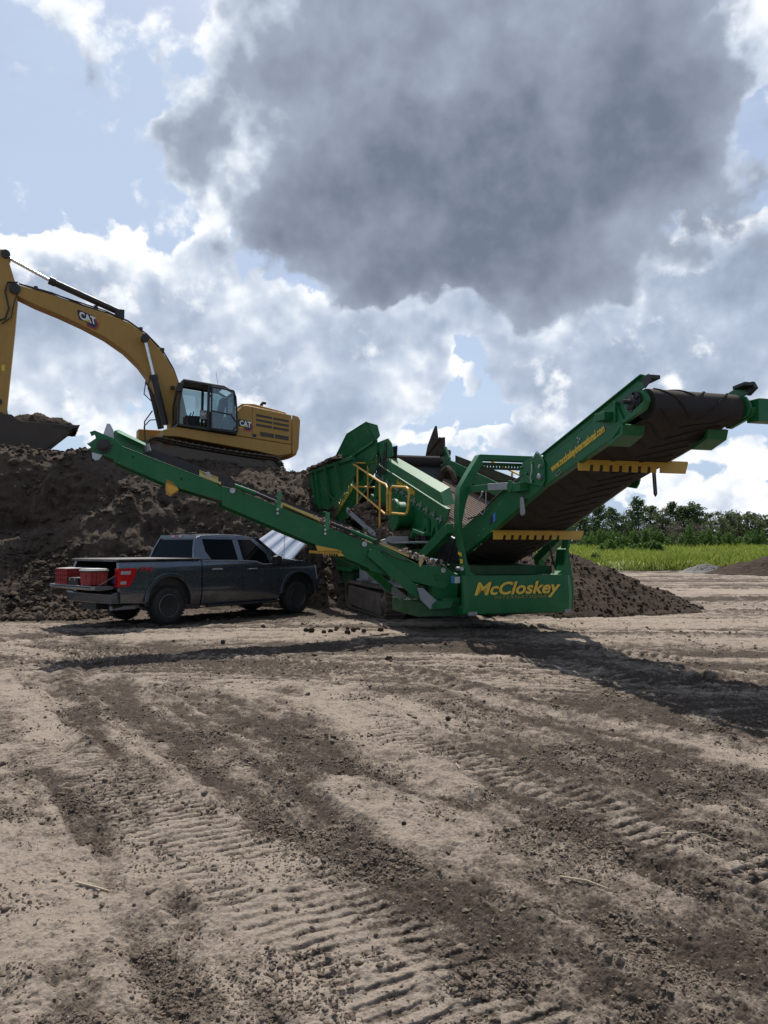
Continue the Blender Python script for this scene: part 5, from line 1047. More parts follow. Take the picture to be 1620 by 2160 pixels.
# ================================================================ excavator (u forward = left in the picture, v towards the camera side cab)
XB = 4.12; MB.OZ = XB
EX = empty('excavator', (-6.8, 28.0, XB), -65, 'yellow tracked excavator standing on top of the soil bank', 'excavator')
def xpart(mb, name, mats, bevel=.012, parent=None, **k): return mb.build(name, mats, parent or EX, bevel, **k)
PT = R(-6.6)
def rot(u, w, cu=-.3, cw=4.62): # undercarriage pitched nose up
    x, z = u - cu, w - cw; return cu + x * math.cos(-PT) - z * math.sin(-PT), cw + x * math.sin(-PT) + z * math.cos(-PT)
def xcrawler(v0, v1):
    u0, u1, h, w0 = -2.75, 2.15, .98, 4.16; r = h / 2 - .03; vc = (v0 + v1) / 2; L = u1 - u0 - 2 * r; tot = 2 * L + 2 * math.pi * r; n = 49; m = MB()
    for k in range(n):
        s = k * tot / n
        if s < L: u, w, a = u0 + r + s, w0 + h - .03, 0; w -= .05 * math.sin((u - u0 - r) / L * math.pi)
        elif s < L + math.pi * r: q_ = (s - L) / r; u, w, a = u1 - r + r * math.sin(q_), w0 + h / 2 + r * math.cos(q_), q_
        elif s < 2 * L + math.pi * r: u, w, a = u1 - r - (s - L - math.pi * r), w0 + .03, math.pi
        else: q_ = (s - 2 * L - math.pi * r) / r; u, w, a = u0 + r - r * math.sin(q_), w0 + h / 2 - r * math.cos(q_), math.pi + q_
        ca, sa = math.cos(-a), math.sin(-a); p_ = tot / n * .47
        def q(x, z): return rot(u + x * ca - z * sa, w + x * sa + z * ca)
        m.pv([q(-p_, -.02), q(p_, -.02), q(p_, .012), q(.02, .012), q(.01, .045), q(-.02, .045), q(-.03, .012), q(-p_, .012)], v0, v1)
        m.pv([q(-p_, -.09), q(p_, -.09), q(p_ * .8, -.02), q(-p_ * .8, -.02)], vc - .12, vc + .12)
    tb = xpart(m, 'track', TRACKM, 0)
    m = MB(); m.pv([rot(u, w) for u, w in ((u0 + .6, w0 + .22), (u1 - .6, w0 + .22), (u1 - .5, w0 + .55), (u1 - .9, w0 + .75), (u0 + .9, w0 + .75), (u0 + .5, w0 + .55))], v0 + .1, v1 - .1)
    for uu in (u0 + r + .02, u1 - r - .02): c2 = rot(uu, w0 + h / 2); m.lathe((c2[0], vc, c2[1]), (0, 1, 0), [(0, -.26), (.12, -.26), (.34, -.14), (.36, 0), (.34, .14), (.12, .26), (0, .26)], 24)
    for k in range(9): c2 = rot(u0 + .7 + k * .43, w0 + .18); m.lathe((c2[0], vc, c2[1]), (0, 1, 0), [(0, -.2), (.1, -.2), (.1, .2), (0, .2)], 12)
    xpart(m, 'track_frame', TRACKM, .01, tb)
xcrawler(1.05, 1.70); xcrawler(-1.70, -1.05)
m = MB(); m.pv([rot(u, w) for u, w in ((-1.2, 4.55), (1.2, 4.55), (.9, 5.0), (-.9, 5.0))], -1.1, 1.1); c2 = rot(0, 5.05); m.lathe((c2[0], 0, c2[1]), (math.sin(-PT) * -1, 0, math.cos(PT)), [(0, -.2), (.75, -.2), (.75, .3), (0, .3)], 32); xpart(m, 'undercarriage', BLACK)
# upper structure
def dk(u): return 5.50 + (u + 1.0) * .085 + .07       # deck line, rising towards the front
m = MB(); m.pv([(1.50, 5.62), (1.0, 5.76), (-3.09, 5.36), (-3.07, 5.02), (-2.55, 4.93), (-1.8, 5.06), (1.0, 5.42), (1.48, 5.41)], -1.5, 1.5); m.pv([(1.0, 5.76), (2.0, 5.6), (2.0, 5.3), (1.0, 5.42)], -1.45, -.9)
dkp = xpart(m, 'deck', CATY, .03)
m = MB(); pts = [(-3.09, 5.00), (-2.60, 4.925), (-2.70, 4.93), (-3.27, 5.10), (-3.36, 5.6), (-3.40, 6.32), (-3.30, 6.44), (-3.12, 6.49)]
def cw(v): d = .32 * (1 - (v / 1.5) ** 2); return d
m.loft([[(u - (cw(v) if u < -3.0 else 0) * min(1, (-3.0 - u) / .1 + .2), v, w) for u, w in [(-3.10, 5.00), (-3.25, 5.08), (-3.34, 5.3), (-3.40, 6.30), (-3.32, 6.42), (-3.10, 6.47)]] for v in (-1.5, -1.47, -1.0, -.5, 0, .5, 1.0, 1.47, 1.5)]); xpart(m, 'counterweight', CATY, .03)
m = MB(); m.pv([(-1.03, 5.575), (-1.03, 6.34), (-1.25, 6.66), (-1.40, 6.70), (-3.08, 6.46), (-3.08, 5.37)], -1.48, 1.49)
ec = xpart(m, 'engine_cover', CATY, .04)
m = MB(); m.prism([(-1.30, 1.2, 6.80), (-1.75, 1.2, 6.82), (-2.95, 1.2, 6.60), (-3.0, 1.2, 6.50), (-1.30, 1.2, 6.66)], (0, -2.3, 0)); hd = xpart(m, 'engine_hood', CATY, .04)
m = MB(); m.prism([(-1.9, .9, 6.80), (-2.9, .9, 6.625), (-2.9, .2, 6.625), (-1.9, .2, 6.80)], (0, 0, .012)); xpart(m, 'hood_grille', BLACK, 0, hd)
m = MB(); m.tube([(-2.25, .4, 6.75), (-2.25, .4, 6.95), (-2.30, .4, 7.02), (-2.42, .4, 7.03)], .06, 12); m.lathe((-2.02, .4, 6.82), (0, 0, 1), [(0, -.1), (.12, -.1), (.12, .08), (.05, .1), (0, .1)], 14); xpart(m, 'exhaust', BLACK, 0, hd)
def ep(u, f): # point on side panel: u and fraction of height between deck and roof line
    lo = 5.37 + (u + 3.08) * .098; hi = 6.46 + (u + 3.08) * .125; return lo + (hi - lo) * f
def vent(u0, u1, f0, f1, n, name):
    m = MB()
    m.prism([(u0, 1.491, ep(u0, f0)), (u1, 1.491, ep(u1, f0)), (u1, 1.491, ep(u1, f1)), (u0, 1.491, ep(u0, f1))], (0, .004, 0)); o = xpart(m, name, CATY, 0, ec)
    m = MB()
    for k in range(n):
        a = f0 + (f1 - f0) * (k * 2) / (2 * n - 1); b = f0 + (f1 - f0) * (k * 2 + 1) / (2 * n - 1)
        for ua, ub in ((u0, (u0 + u1) / 2 + .02), ((u0 + u1) / 2 - .02, u1)): m.prism([(ua, 1.496, ep(ua, a)), (ub, 1.496, ep(ub, a)), (ub, 1.496, ep(ub, b)), (ua, 1.496, ep(ua, b))], (0, .004, 0))
    xpart(m, 'vent_grille', paint('vent_dark', (.045, .04, .028), .6, .3), 0, o)
vent(-1.75, -2.97, .42, .80, 3, 'vent_panel'); vent(-1.90, -2.97, .12, .255, 1, 'vent_panel')
m = MB(); m.box((-1.60, 1.489, 5.54), (-1.615, 1.492, 6.66)); m.box((-3.085, 1.488, 5.3), (-3.095, 1.4945, 6.46)); m.box((-1.63, 1.492, 5.56), (-1.76, 1.50, 5.68)); xpart(m, 'panel_gap', BLACK, 0, ec)
def cat_badge(o, r_, u_, k, parent):
    o, r_, u_ = Vector(o), Vector(r_).normalized(), Vector(u_).normalized(); n_ = r_.cross(u_)
    def P(x, y, z): return tuple(o + r_ * x * k + u_ * y * k + n_ * z)
    m = MB(); m.prism([P(x, y, 0) for x, y in ((.55, -.42), (1.30, -.42), (1.62, .0), (1.62, .28), (1.30, .72), (.9, .72), (.55, 0))], tuple(n_ * .004)); b = xpart(m, 'emblem', TXTR, 0, parent)
    m = MB(); m.prism([P(x, y, .004) for x, y in ((.62, -.30), (1.24, -.30), (1.48, .02), (1.48, .26), (1.22, .60), (.9, .6), (.6, 0))], tuple(n_ * .003)); xpart(m, 'emblem_field', TXTN, 0, b)
    m = MB(); m.prism([P(x, y, .007) for x, y in ((-.06, -.04), (.60, -.04), (.74, .08), (.90, -.14), (1.20, -.14), (1.32, .76), (-.02, .80), (-.14, .6))], tuple(n_ * .002)); xpart(m, 'emblem_outline', TXTK, 0, b)
    lettering('lettering', 'CAT', .88 * k, tuple(o + r_ * .02 * k + u_ * .06 * k + n_ * .010), r_, u_, TXTW, b, 0, .035 * k, .002, .78)
    m = MB(); m.prism([P(x, y, .0135) for x, y in ((.40, .02), (.86, .02), (.63, .26))], tuple(n_ * .002)); xpart(m, 'emblem_triangle', TXTY, 0, b)
cat_badge((-1.14, 1.497, 5.93), (-1, 0, -.13), (-.0, 0, 1), .31, ec)
m = MB(); m.box((-1.05, 1.492, 5.86), (-1.28, 1.496, 5.895)); xpart(m, 'model_plate', TXTY, 0, ec)
# cab
CB = [(1.02, 5.78), (.98, 6.6), (.86, 7.40), (.60, 7.42), (-.58, 7.30), (-.66, 7.2), (-.92, 7.12), (-.95, 5.60)]
m = MB(); z0, z1 = .50, 1.55
for v in (z0, z1):
    def bar(a, b, t=.085): m.beam((a[0], v, a[1]), (b[0], v, b[1]), .08, t, (0, 1, 0))
    bar((1.0, 5.80), (.98, 6.6)); bar((.98, 6.6), (.84, 7.36)); bar((.84, 7.36), (-.60, 7.24), .11); bar((-.60, 7.24), (-.92, 7.08)); bar((-.92, 7.1), (-.94, 5.62), .10); bar((.98, 5.82), (-.94, 5.64), .12); bar((-.02, 5.70), (-.04, 7.3), .12)
for p in ((1.0, 5.82), (.84, 7.34), (-.92, 7.08), (-.94, 5.64)): m.beam((p[0], z0, p[1]), (p[0], z1, p[1]), .08, .08)
m.prism([(.84, z0 - .04, 7.37), (-.60, z0 - .04, 7.25), (-.60, z1 + .04, 7.25), (.84, z1 + .04, 7.37)], (0, 0, .05)); m.prism([(.95, z0, 5.78), (-.94, z0, 5.62), (-.94, z1, 5.62), (.95, z1, 5.78)], (0, 0, .05))
m.pv([(-.94, 5.64), (-.94, 6.35), (-.80, 6.35), (-.80, 5.66)], z0, z1)
cb = xpart(m, 'cab', BLACK, .012)
m = MB(); m.prism([(1.0, z0 + .04, 5.86), (1.0, z1 - .04, 5.86), (.98, z1 - .04, 6.6), (.98, z0 + .04, 6.6)], (.006, 0, 0)); m.prism([(.98, z0 + .04, 6.6), (.98, z1 - .04, 6.6), (.85, z1 - .04, 7.30), (.85, z0 + .04, 7.30)], (.006, 0, .002)); xpart(m, 'windscreen', GLASS, 0, cb)
m = MB(); m.prism([(.95, z0, 5.86), (.93, z0, 6.6), (.80, z0, 7.30), (-.55, z0, 7.18), (-.86, z0, 7.05), (-.88, z0, 5.70)], (0, -.006, 0)); m.prism([(-.93, z0 + .04, 6.4), (-.93, z1 - .04, 6.4), (-.92, z1 - .04, 7.05), (-.92, z0 + .04, 7.05)], (-.006, 0, 0)); xpart(m, 'side_window', GLASS, 0, cb)
# open door latched back along the side
m = MB(); v = 1.66
D_ = [(-.12, 7.22), (-.88, 7.13), (-.96, 6.9), (-1.02, 6.2), (-1.02, 5.66), (-.10, 5.73)]
for a, b in zip(D_, D_[1:] + D_[:1]): m.beam((a[0], v, a[1]), (b[0], v, b[1]), .05, .09, (0, 1, 0))
m.beam((-.10, v, 6.37), (-.80, v, 6.28), .045, .06, (0, 1, 0)); m.beam((-.80, v, 6.28), (-1.0, v, 6.0), .045, .06, (0, 1, 0)); m.beam((-1.0, v, 5.9), (-.84, v, 5.68), .045, .08, (0, 1, 0)); m.beam((-.10, v - .06, 6.9), (-.06, 1.55, 6.9), .05, .06); m.beam((-.10, v - .06, 6.0), (-.06, 1.55, 6.0), .05, .06); dr_ = xpart(m, 'cab_door', BLACK, .008, cb)
m = MB(); m.prism([(-.14, v, 7.18), (-.86, v, 7.09), (-.98, v, 6.2), (-.99, v, 5.72), (-.14, v, 5.78)], (0, .006, 0)); xpart(m, 'door_window', GLASS, 0, dr_)
# interior: seat, console, levers
m = MB(); m.box((-.65, .75, 5.9), (-.05, 1.3, 6.15)); m.prism([(-.62, .78, 6.15), (-.42, .78, 6.15), (-.58, .78, 6.95), (-.76, .78, 6.95)], (0, .48, 0)); m.box((-.55, .70, 6.15), (.05, .78, 6.40)); m.box((-.55, 1.27, 6.15), (.05, 1.35, 6.40)); xpart(m, 'operator_seat', BLACK, .03, cb)
m = MB(); m.box((-.02, 1.30, 6.10), (.22, 1.36, 6.42)); cp = xpart(m, 'side_console', GREYP, .01, cb); lettering('lettering', 'CAT', .13, (.20, 1.367, 6.24), (-1, 0, 0), (0, 0, 1), TXTW, cp, 0, .006, .002, .8)
m = MB(); m.tube([(.30, 1.0, 5.8), (.42, 1.0, 6.2), (.36, 1.0, 6.42)], .02, 6); m.tube([(.35, .8, 5.8), (.5, .8, 6.2), (.42, .8, 6.4)], .02, 6); m.box((.1, .62, 5.85), (.6, .75, 6.3)); xpart(m, 'control_lever', BLACK, .004, cb)
m = MB(); m.tube([(-.45, 1.2, 7.27), (-.36, 1.2, 7.85)], .006, 5); m.lathe((.75, 1.2, 7.42), (0, 0, 1), [(0, 0), (.03, 0), (.03, .06), (0, .06)], 8); xpart(m, 'antenna', BLACK, 0, cb)
m = MB(); m.box((.90, 1.56, 6.95), (1.05, 1.72, 7.25)); m.beam((.92, 1.55, 7.2), (.98, 1.6, 7.1), .03, .03); xpart(m, 'mirror', BLACK, .01, cb); m = MB(); m.box((.95, .38, 7.25), (1.08, .52, 7.36)); xpart(m, 'work_lamp', BLACK, .01, cb)
m = MB(); m.tube([(1.75, -1.2, 5.4), (1.75, -1.2, 6.1), (1.55, -1.2, 6.35), (1.2, -1.2, 6.4)], .022, 8); m.tube([(1.95, .6, 5.2), (1.98, .6, 6.0), (1.72, .6, 6.4)], .022, 8); xpart(m, 'grab_rail', BLACK, 0)
m = MB(); m.box((.9, -1.45, 5.5), (2.0, -.85, 5.95)); m.box((-1.0, -1.45, 5.6), (.9, -.5, 6.3)); xpart(m, 'tank_box', CATY, .04)
# boom
BT = [(6.20, 10.32), (6.02, 10.33), (5.02, 10.14), (4.06, 9.89), (3.3, 9.74), (2.52, 9.50), (1.89, 9.10), (1.32, 8.52), (.95, 7.95), (.66, 7.2), (.50, 6.5), (.35, 5.9)]
BB = [(6.30, 10.18), (6.12, 9.98), (5.51, 9.73), (4.79, 9.50), (4.05, 9.22), (3.29, 8.88), (2.65, 8.48), (2.15, 8.02), (1.75, 7.5), (1.42, 6.9), (1.15, 6.2), (1.0, 5.8)]
m = MB(); m.loft([[(t[0], -.29, t[1]), (t[0], .33, t[1]), (b[0], .33, b[1]), (b[0], -.29, b[1])] for t, b in zip(BT, BB)]); bo = xpart(m, 'boom', CATY, .02, angle=20)
cat_badge((4.12, .336, 9.42), (-1, 0, -.30), (.16, 0, 1), .40, bo)
m = MB(); m.lathe((6.14, -.38, 10.18), (0, 1, 0), [(0, 0), (.17, 0), (.17, .80), (0, .80)], 20); m.cut(); m.lathe((2.0, -.62, 8.93), (0, 1, 0), [(0, 0), (.14, 0), (.14, .2), (.09, .22), (.09, 1.1), (.14, 1.12), (.14, 1.32), (0, 1.34)], 18); xpart(m, 'pin_boss', BLACK, 0, bo)
# hoses on the boom
m = MB()
for dv, dz in ((-.08, .10), (.0, .14), (.08, .08), (.2, .10)):
    pth = [(t[0], dv, t[1] + dz + .03 * math.sin(i * 1.7 + dv * 20)) for i, t in enumerate(BT[1:10])]; m.tube(pth, .024, 6)
m.tube([(6.05, .34, 10.40), (6.35, .36, 10.36), (6.42, .36, 10.05), (6.30, .36, 9.5), (6.40, .36, 9.15), (6.8, .36, 8.95)], .03, 6); m.tube([(6.0, .36, 10.2), (6.15, .38, 9.7), (6.22, .38, 9.2), (6.5, .38, 8.95)], .022, 6)
for (u, w) in ((5.5, 10.30), (3.6, 9.90), (2.1, 9.32), (1.35, 8.66)): m.box((u - .06, -.15, w - .08), (u + .06, .28, w + .08))
xpart(m, 'hydraulic_hose', BLACK, 0, bo)
# stick cylinder above boom
m = MB(); m.tube([(2.85, 0, 9.93), (5.03, 0, 10.70)], .115, 16); m.lathe((4.9, 0, 10.66), (1, 0, .35), [(0, 0), (.14, 0), (.14, .2), (0, .2)], 14); m.box((2.65, -.16, 9.68), (2.95, .16, 9.98)); scy = xpart(m, 'stick_cylinder', BLACK, .0)
m = MB(); m.tube([(5.0, 0, 10.69), (6.36, 0, 11.30)], .055, 12); xpart(m, 'cylinder_rod', CHROME, 0, scy)
# boom cylinders
for v in (.50, -.50):
    dv = .0 if v > 0 else 0
    m = MB(); a = Vector((2.0, v, 8.93)); b = Vector((1.25, v, 5.95)) ; mid_ = a.lerp(b, .42); m.tube([tuple(mid_), tuple(b)], .115, 16); m.lathe(tuple(mid_), tuple(b - a), [(0, 0), (.14, 0), (.14, .15), (0, .15)], 14); m.tube([tuple(mid_ + Vector((.12, 0, 0))), tuple(mid_ + Vector((.18, 0, -.5))), tuple(b + Vector((.15, 0, .8)))], .02, 6); cyl_ = xpart(m, 'boom_cylinder', BLACK, 0)
    m = MB(); m.tube([tuple(a), tuple(mid_)], .06, 12); xpart(m, 'cylinder_rod', CHROME, 0, cyl_)
# stick
m = MB(); m.pv([(6.75, 11.42), (6.50, 11.46), (6.36, 11.34), (6.33, 11.09), (6.14, 10.46), (6.04, 9.80), (6.10, 8.8), (6.29, 6.2), (6.22, 5.80), (6.62, 5.75), (6.82, 6.2), (7.15, 9.0), (7.12, 9.9), (6.95, 11.0)], -.26, .30)
stk = xpart(m, 'stick', CATY, .02); m = MB(); m.lathe((6.43, -.34, 11.30), (0, 1, 0), [(0, 0), (.14, 0), (.14, .72), (0, .72)], 16); m.cut(); m.lathe((6.45, -.34, 5.9), (0, 1, 0), [(0, 0), (.14, 0), (.14, .72), (0, .72)], 16); xpart(m, 'pin_boss', BLACK, 0, stk)
m = MB(); m.tube([(7.15, 0, 10.4), (7.2, 0, 8.2)], .11, 14); bcy = xpart(m, 'bucket_cylinder', BLACK, 0); m = MB(); m.tube([(7.2, 0, 8.2), (7.22, 0, 6.7)], .055, 10); xpart(m, 'cylinder_rod', CHROME, 0, bcy); m = MB(); m.pv([(7.26, 6.75), (7.14, 6.75), (6.45, 6.45), (6.45, 6.3), (7.2, 6.6)], -.3, .34); m.pv([(7.28, 6.7), (7.14, 6.7), (6.95, 5.7), (7.08, 5.68)], -.2, .2); xpart(m, 'bucket_linkage', BLACK, .01)
m = MB(); m.prism([(6.48, .304, 7.42), (6.38, .304, 7.42), (6.38, .304, 7.62), (6.48, .304, 7.62)], (0, .002, 0)); xpart(m, 'warning_sticker', TXTY, 0, stk)
# bucket
m = MB(); o = [(7.05, 5.72), (6.60, 5.95), (6.15, 5.93), (5.90, 5.74), (4.42, 5.70), (4.22, 5.72), (4.30, 5.60), (4.78, 5.16), (5.12, 4.84), (5.7, 4.70), (6.6, 4.72), (7.05, 5.05), (7.2, 5.4)]
m.pv(o, .68, .74); m.pv(o, -.84, -.78)
hull = [(7.05, 5.72), (7.2, 5.4), (7.05, 5.05), (6.6, 4.74), (5.7, 4.72), (5.12, 4.86), (4.78, 5.18), (4.30, 5.62)]
m.loft([[(u, -.8, w), (u, .70, w), (u + (.0), .70, w + .04), (u, -.8, w + .04)] for u, w in hull])
bu = xpart(m, 'bucket', paint('worn_bucket', (.055, .042, .034), .55, .9, (.11, .085, .065), metal=.3), .01)
m = MB()
for k in range(5): v = -.75 + k * .355; m.prism([(4.45, v, 5.50), (4.42, v, 5.66), (4.10, v + .03, 5.72), (4.08, v + .03, 5.69)], (0, .12, 0))
m.prism([(4.42, .745, 5.58), (4.46, .745, 5.68), (4.95, .745, 5.66), (4.95, .745, 5.60)], (0, .01, 0)); xpart(m, 'bucket_tooth', BLACK, .004, bu)
MB.OZ = 0
a = np.linspace(-1, 1, 70); U_, V_ = np.meshgrid(a, np.linspace(-1, 1, 50)); uu = 5.20 + U_ * 1.06; vv = -.05 + V_ * .78
ww = 5.70 + .34 * np.clip(1 - (U_ * .9 - .15) ** 2, 0, 1) * np.clip(1 - V_ ** 4, 0, 1) + (fbm(uu * 3, vv * 3, 4, 401) - .5) * .28 + (fbm(uu * 11, vv * 11, 3, 405) - .5) * .12 - .18 * (np.maximum(np.abs(U_), np.abs(V_)) > .97)
ld = grid_mesh('soil_load', np.stack([uu, vv, ww - XB], -1), None, SOIL_P); ld.location = EX.location; ld.rotation_euler = EX.rotation_euler; tag(ld, 'heap of dark soil filling the excavator bucket', 'soil load')

# small dark clods in front of the screener tracks, each its own thing
CL = [(-1.53, 15.17, .10), (-1.42, 15.12, .12), (-1.17, 15.01, .10), (-1.04, 15.0, .11), (-.96, 15.68, .09), (-.70, 14.85, .12), (-.60, 15.17, .11), (-.39, 15.01, .10), (-.07, 15.17, .12), (-.95, 15.3, .08), (-.74, 15.59, .08), (-.52, 15.45, .09),
      (-2.82, 13.55, .09), (-3.29, 18.4, .13), (-2.48, 15.86, .10), (.07, 11.58, .13), (.62, 7.54, .055), (-1.95, 6.81, .06), (.12, 4.76, .03), (.46, 4.02, .03)]
base = None
for k, (x, y, d) in enumerate(CL):
    if base is None or k % 4 == 0:
        bm = bmesh.new(); bmesh.ops.create_icosphere(bm, subdivisions=3, radius=.5)
        for v_ in bm.verts: n_ = noise.fractal(v_.co * 3 + Vector((k, 0, 0)), 1, 2, 4); v_.co *= 1 + .22 * n_; v_.co.z *= .8
        base = bpy.data.meshes.new('soil_clod'); bm.to_mesh(base); bm.free(); base.polygons.foreach_set('use_smooth', [True] * len(base.polygons)); base.materials.append(SOIL_K)
    o = bpy.data.objects.new('soil_clod', base); C.objects.link(o); o.location = (x, y, ground_z(x, y) + d * .32); o.scale = (d, d * rng.uniform(.8, 1.1), d); o.rotation_euler = (0, 0, rng.uniform(0, 6))
    tag(o, ['leftmost clod of the row before the tracks', 'second clod from the left in the row', 'clod left of the row middle', 'larger clod in the row middle', 'small clod set back behind the row middle', 'frontmost clod of the row, nearest the camera', 'clod just right of the frontmost one', 'clod right of the row middle, before the track', 'rightmost clod of the row by the track', 'small clod behind the middle of the row', 'small far clod set back near the truck side', 'far clod between the row and the track'][k] if k < 12 else {12: 'single dark clod below the truck rear wheel on the pale ground', 13: 'dark clod in the shade beneath the pickup', 14: 'dark clod on the ground between pickup and screener', 15: 'large dark clod in the screener shadow', 16: 'dark clod on the smooth grey strip in mid ground', 17: 'clod on the left among the churned soil', 18: 'tiny clod on the pale strip in the foreground', 19: 'tiny clod near the foreground tread prints'}[k], 'clod', 'dark clods before the tracks' if k < 12 else None)
for k, (a, b, c_) in enumerate([((1.55, 4.72), (1.85, 4.60), (2.05, 4.45)), ((-1.55, 3.95), (-1.42, 3.9), (-1.33, 3.82)), ((.90, 4.02), (1.02, 3.94), (1.1, 3.86)), ((.55, 5.95), (.56, 5.9), (.57, 5.85))]):
    m = MB(); m.tube([(p[0], p[1], ground_z(*p) + .012) for p in (a, b, c_)], .006, 6, r1=.003); o = m.build('twig', plain('dry_twig', (.40, .33, .22), .8), None, 0)
    tag(o, ['longest pale dry twig lying on the right foreground ground', 'short dry twig beside the left tread prints', 'short pale twig in the middle foreground', 'tiny upright stalk in mid ground'][k], 'twig')

# ================================================================ grass field, shrubs and trees beyond the site
def leafmat(name, c0, c1, trans=.25):
    m, n, b = material(name, .6)
    pos = n.new('ShaderNodeNewGeometry').outputs['Position']; ri = n.new('ShaderNodeNewGeometry').outputs['Random Per Island']
    f = n.m('ADD', n.m('MULTIPLY', n.noise(pos, .5, 4, .6), .7), n.m('MULTIPLY', ri, .45))
    n.put(b.inputs['Base Color'], n.mix(n.mr(f, .3, .85), c0, c1)); b.inputs['Specular IOR Level'].default_value = .25
    tr = n.new('ShaderNodeBsdfTranslucent'); n.put(tr.inputs[0], n.mix(n.mr(f, .3, .85), tuple(x * 1.3 for x in c0), tuple(x * 1.3 for x in c1)))
    mx = n.new('ShaderNodeMixShader'); mx.inputs[0].default_value = trans; n.l.new(b.outputs[0], mx.inputs[1]); n.l.new(tr.outputs[0], mx.inputs[2]); n.l.new(mx.outputs[0], m.node_tree.nodes['Material Output'].inputs[0]); return m
GR0 = leafmat('field_grass', (.12, .18, .025), (.30, .33, .07), .35)
SHR = leafmat('fennel_foliage', (.035, .085, .016), (.10, .17, .035), .35)
PINE = leafmat('pine_foliage', (.040, .068, .026), (.085, .125, .045), .3)
OAK = leafmat('oak_foliage', (.050, .075, .030), (.12, .145, .060), .3)
DEAD = leafmat('bare_brush', (.075, .065, .050), (.15, .125, .10), .1)
MOSS = leafmat('grey_moss', (.16, .16, .13), (.26, .26, .22), .3)
BARK = soil_mat('bark', (.045, .035, .028), (.12, .10, .08), None, 1)
def edge_y(x): # near edge of the field
    return 56 + 3.5 * np.sin(x * .22 + 1) - .55 * np.clip(x - 14, 0, 40) * .5
fx_ = np.linspace(2, 150, 240); ft_ = np.linspace(0, 1, 90) ** 1.5
FX, FT = np.meshgrid(fx_, ft_); FY = edge_y(FX) + FT * 120
FZ = .05 + 1.0 * np.clip(FT / .5, 0, 1) + .42 * sstep(0, .01, FT) + (fbm(FX * .35, FY * .35, 4, 501) - .5) * .5 * sstep(0, .02, FT) - .3 * (FT <= 0)
fg = grid_mesh('grass_field', np.stack([FX, FY, FZ], -1), None, GR0); tag(fg, 'bright green field of tall wild grass beyond the site', kind='structure')
def blades(name, xs, ys, zs, hs, ws, mat, seed, lean=.35):
    r_ = np.random.default_rng(seed); n = len(xs); a = r_.uniform(0, 6.28, n); dx, dy = np.cos(a), np.sin(a); l = r_.normal(0, lean, (2, n)) * hs
    P = np.stack([np.stack([xs - dx * ws, ys - dy * ws, zs], -1), np.stack([xs + dx * ws, ys + dy * ws, zs], -1), np.stack([xs + l[0] * .4 + dx * ws * .6, ys + l[1] * .4 + dy * ws * .6, zs + hs * .6], -1), np.stack([xs + l[0], ys + l[1], zs + hs], -1)], 1).reshape(-1, 3)
    F = (np.array([[0, 1, 2, 3]])[None] + 4 * np.arange(n)[:, None, None]).reshape(-1, 4)
    me = bpy.data.meshes.new(name); me.vertices.add(len(P)); me.vertices.foreach_set('co', P.reshape(-1).astype(np.float32)); me.loops.add(F.size); me.polygons.add(len(F)); me.loops.foreach_set('vertex_index', F.reshape(-1).astype(np.int32)); me.polygons.foreach_set('loop_start', np.arange(0, F.size, 4, dtype=np.int32)); me.update(calc_edges=True); me.materials.append(mat)
    o = bpy.data.objects.new(name, me); C.objects.link(o); return o
ng = 60000; bx_ = rng.uniform(11, 62, ng); bt_ = rng.uniform(0, 1, ng) ** 1.6 * 60; by_ = edge_y(bx_) + bt_
hh = rng.uniform(.25, .75, ng) * (.5 + 1.1 * fbm(bx_ * .4, by_ * .4, 3, 511))
gb = blades('field_grass', bx_, by_, (.30 + bt_ / 60 * 1.0) * sstep(0, 1.2, bt_), hh, rng.uniform(.010, .03, ng), GR0, 21); tag(gb, 'tall bright green grass blades covering the field', 'grass', kind='stuff')
# feathery shrubs
def leaf_cloud(centres, radii, per, size, seed, squash=1.0, shell=.0):
    r_ = np.random.default_rng(seed); P = []
    for (c_, rr, n) in zip(centres, radii, per):
        d = r_.normal(0, 1, (n, 3)); d /= np.linalg.norm(d, axis=1)[:, None]; q = d * (r_.uniform(shell, 1, n) ** .5)[:, None] * np.array(rr); P.append(np.array(c_) + q)
    P = np.concatenate(P); n = len(P); s = size * r_.uniform(.5, 1.4, n)[:, None]
    a = r_.normal(0, 1, (n, 3)); a /= np.linalg.norm(a, axis=1)[:, None]; b = np.cross(a, r_.normal(0, 1, (n, 3))); b /= np.linalg.norm(b, axis=1)[:, None]
    return np.stack([P - a * s, P + b * s * .5, P + a * s, P - b * s * .5], 1)
def quads_obj(name, Q, mat, parent=None):
    n = len(Q); P = Q.reshape(-1, 3); F = (np.arange(4)[None] + 4 * np.arange(n)[:, None])
    me = bpy.data.meshes.new(name); me.vertices.add(len(P)); me.vertices.foreach_set('co', P.reshape(-1).astype(np.float32)); me.loops.add(F.size); me.polygons.add(n); me.loops.foreach_set('vertex_index', F.reshape(-1).astype(np.int32)); me.polygons.foreach_set('loop_start', np.arange(0, F.size, 4, dtype=np.int32)); me.update(calc_edges=True); me.materials.append(mat)
    o = bpy.data.objects.new(name, me); C.objects.link(o)
    if parent: o.parent = parent
    return o
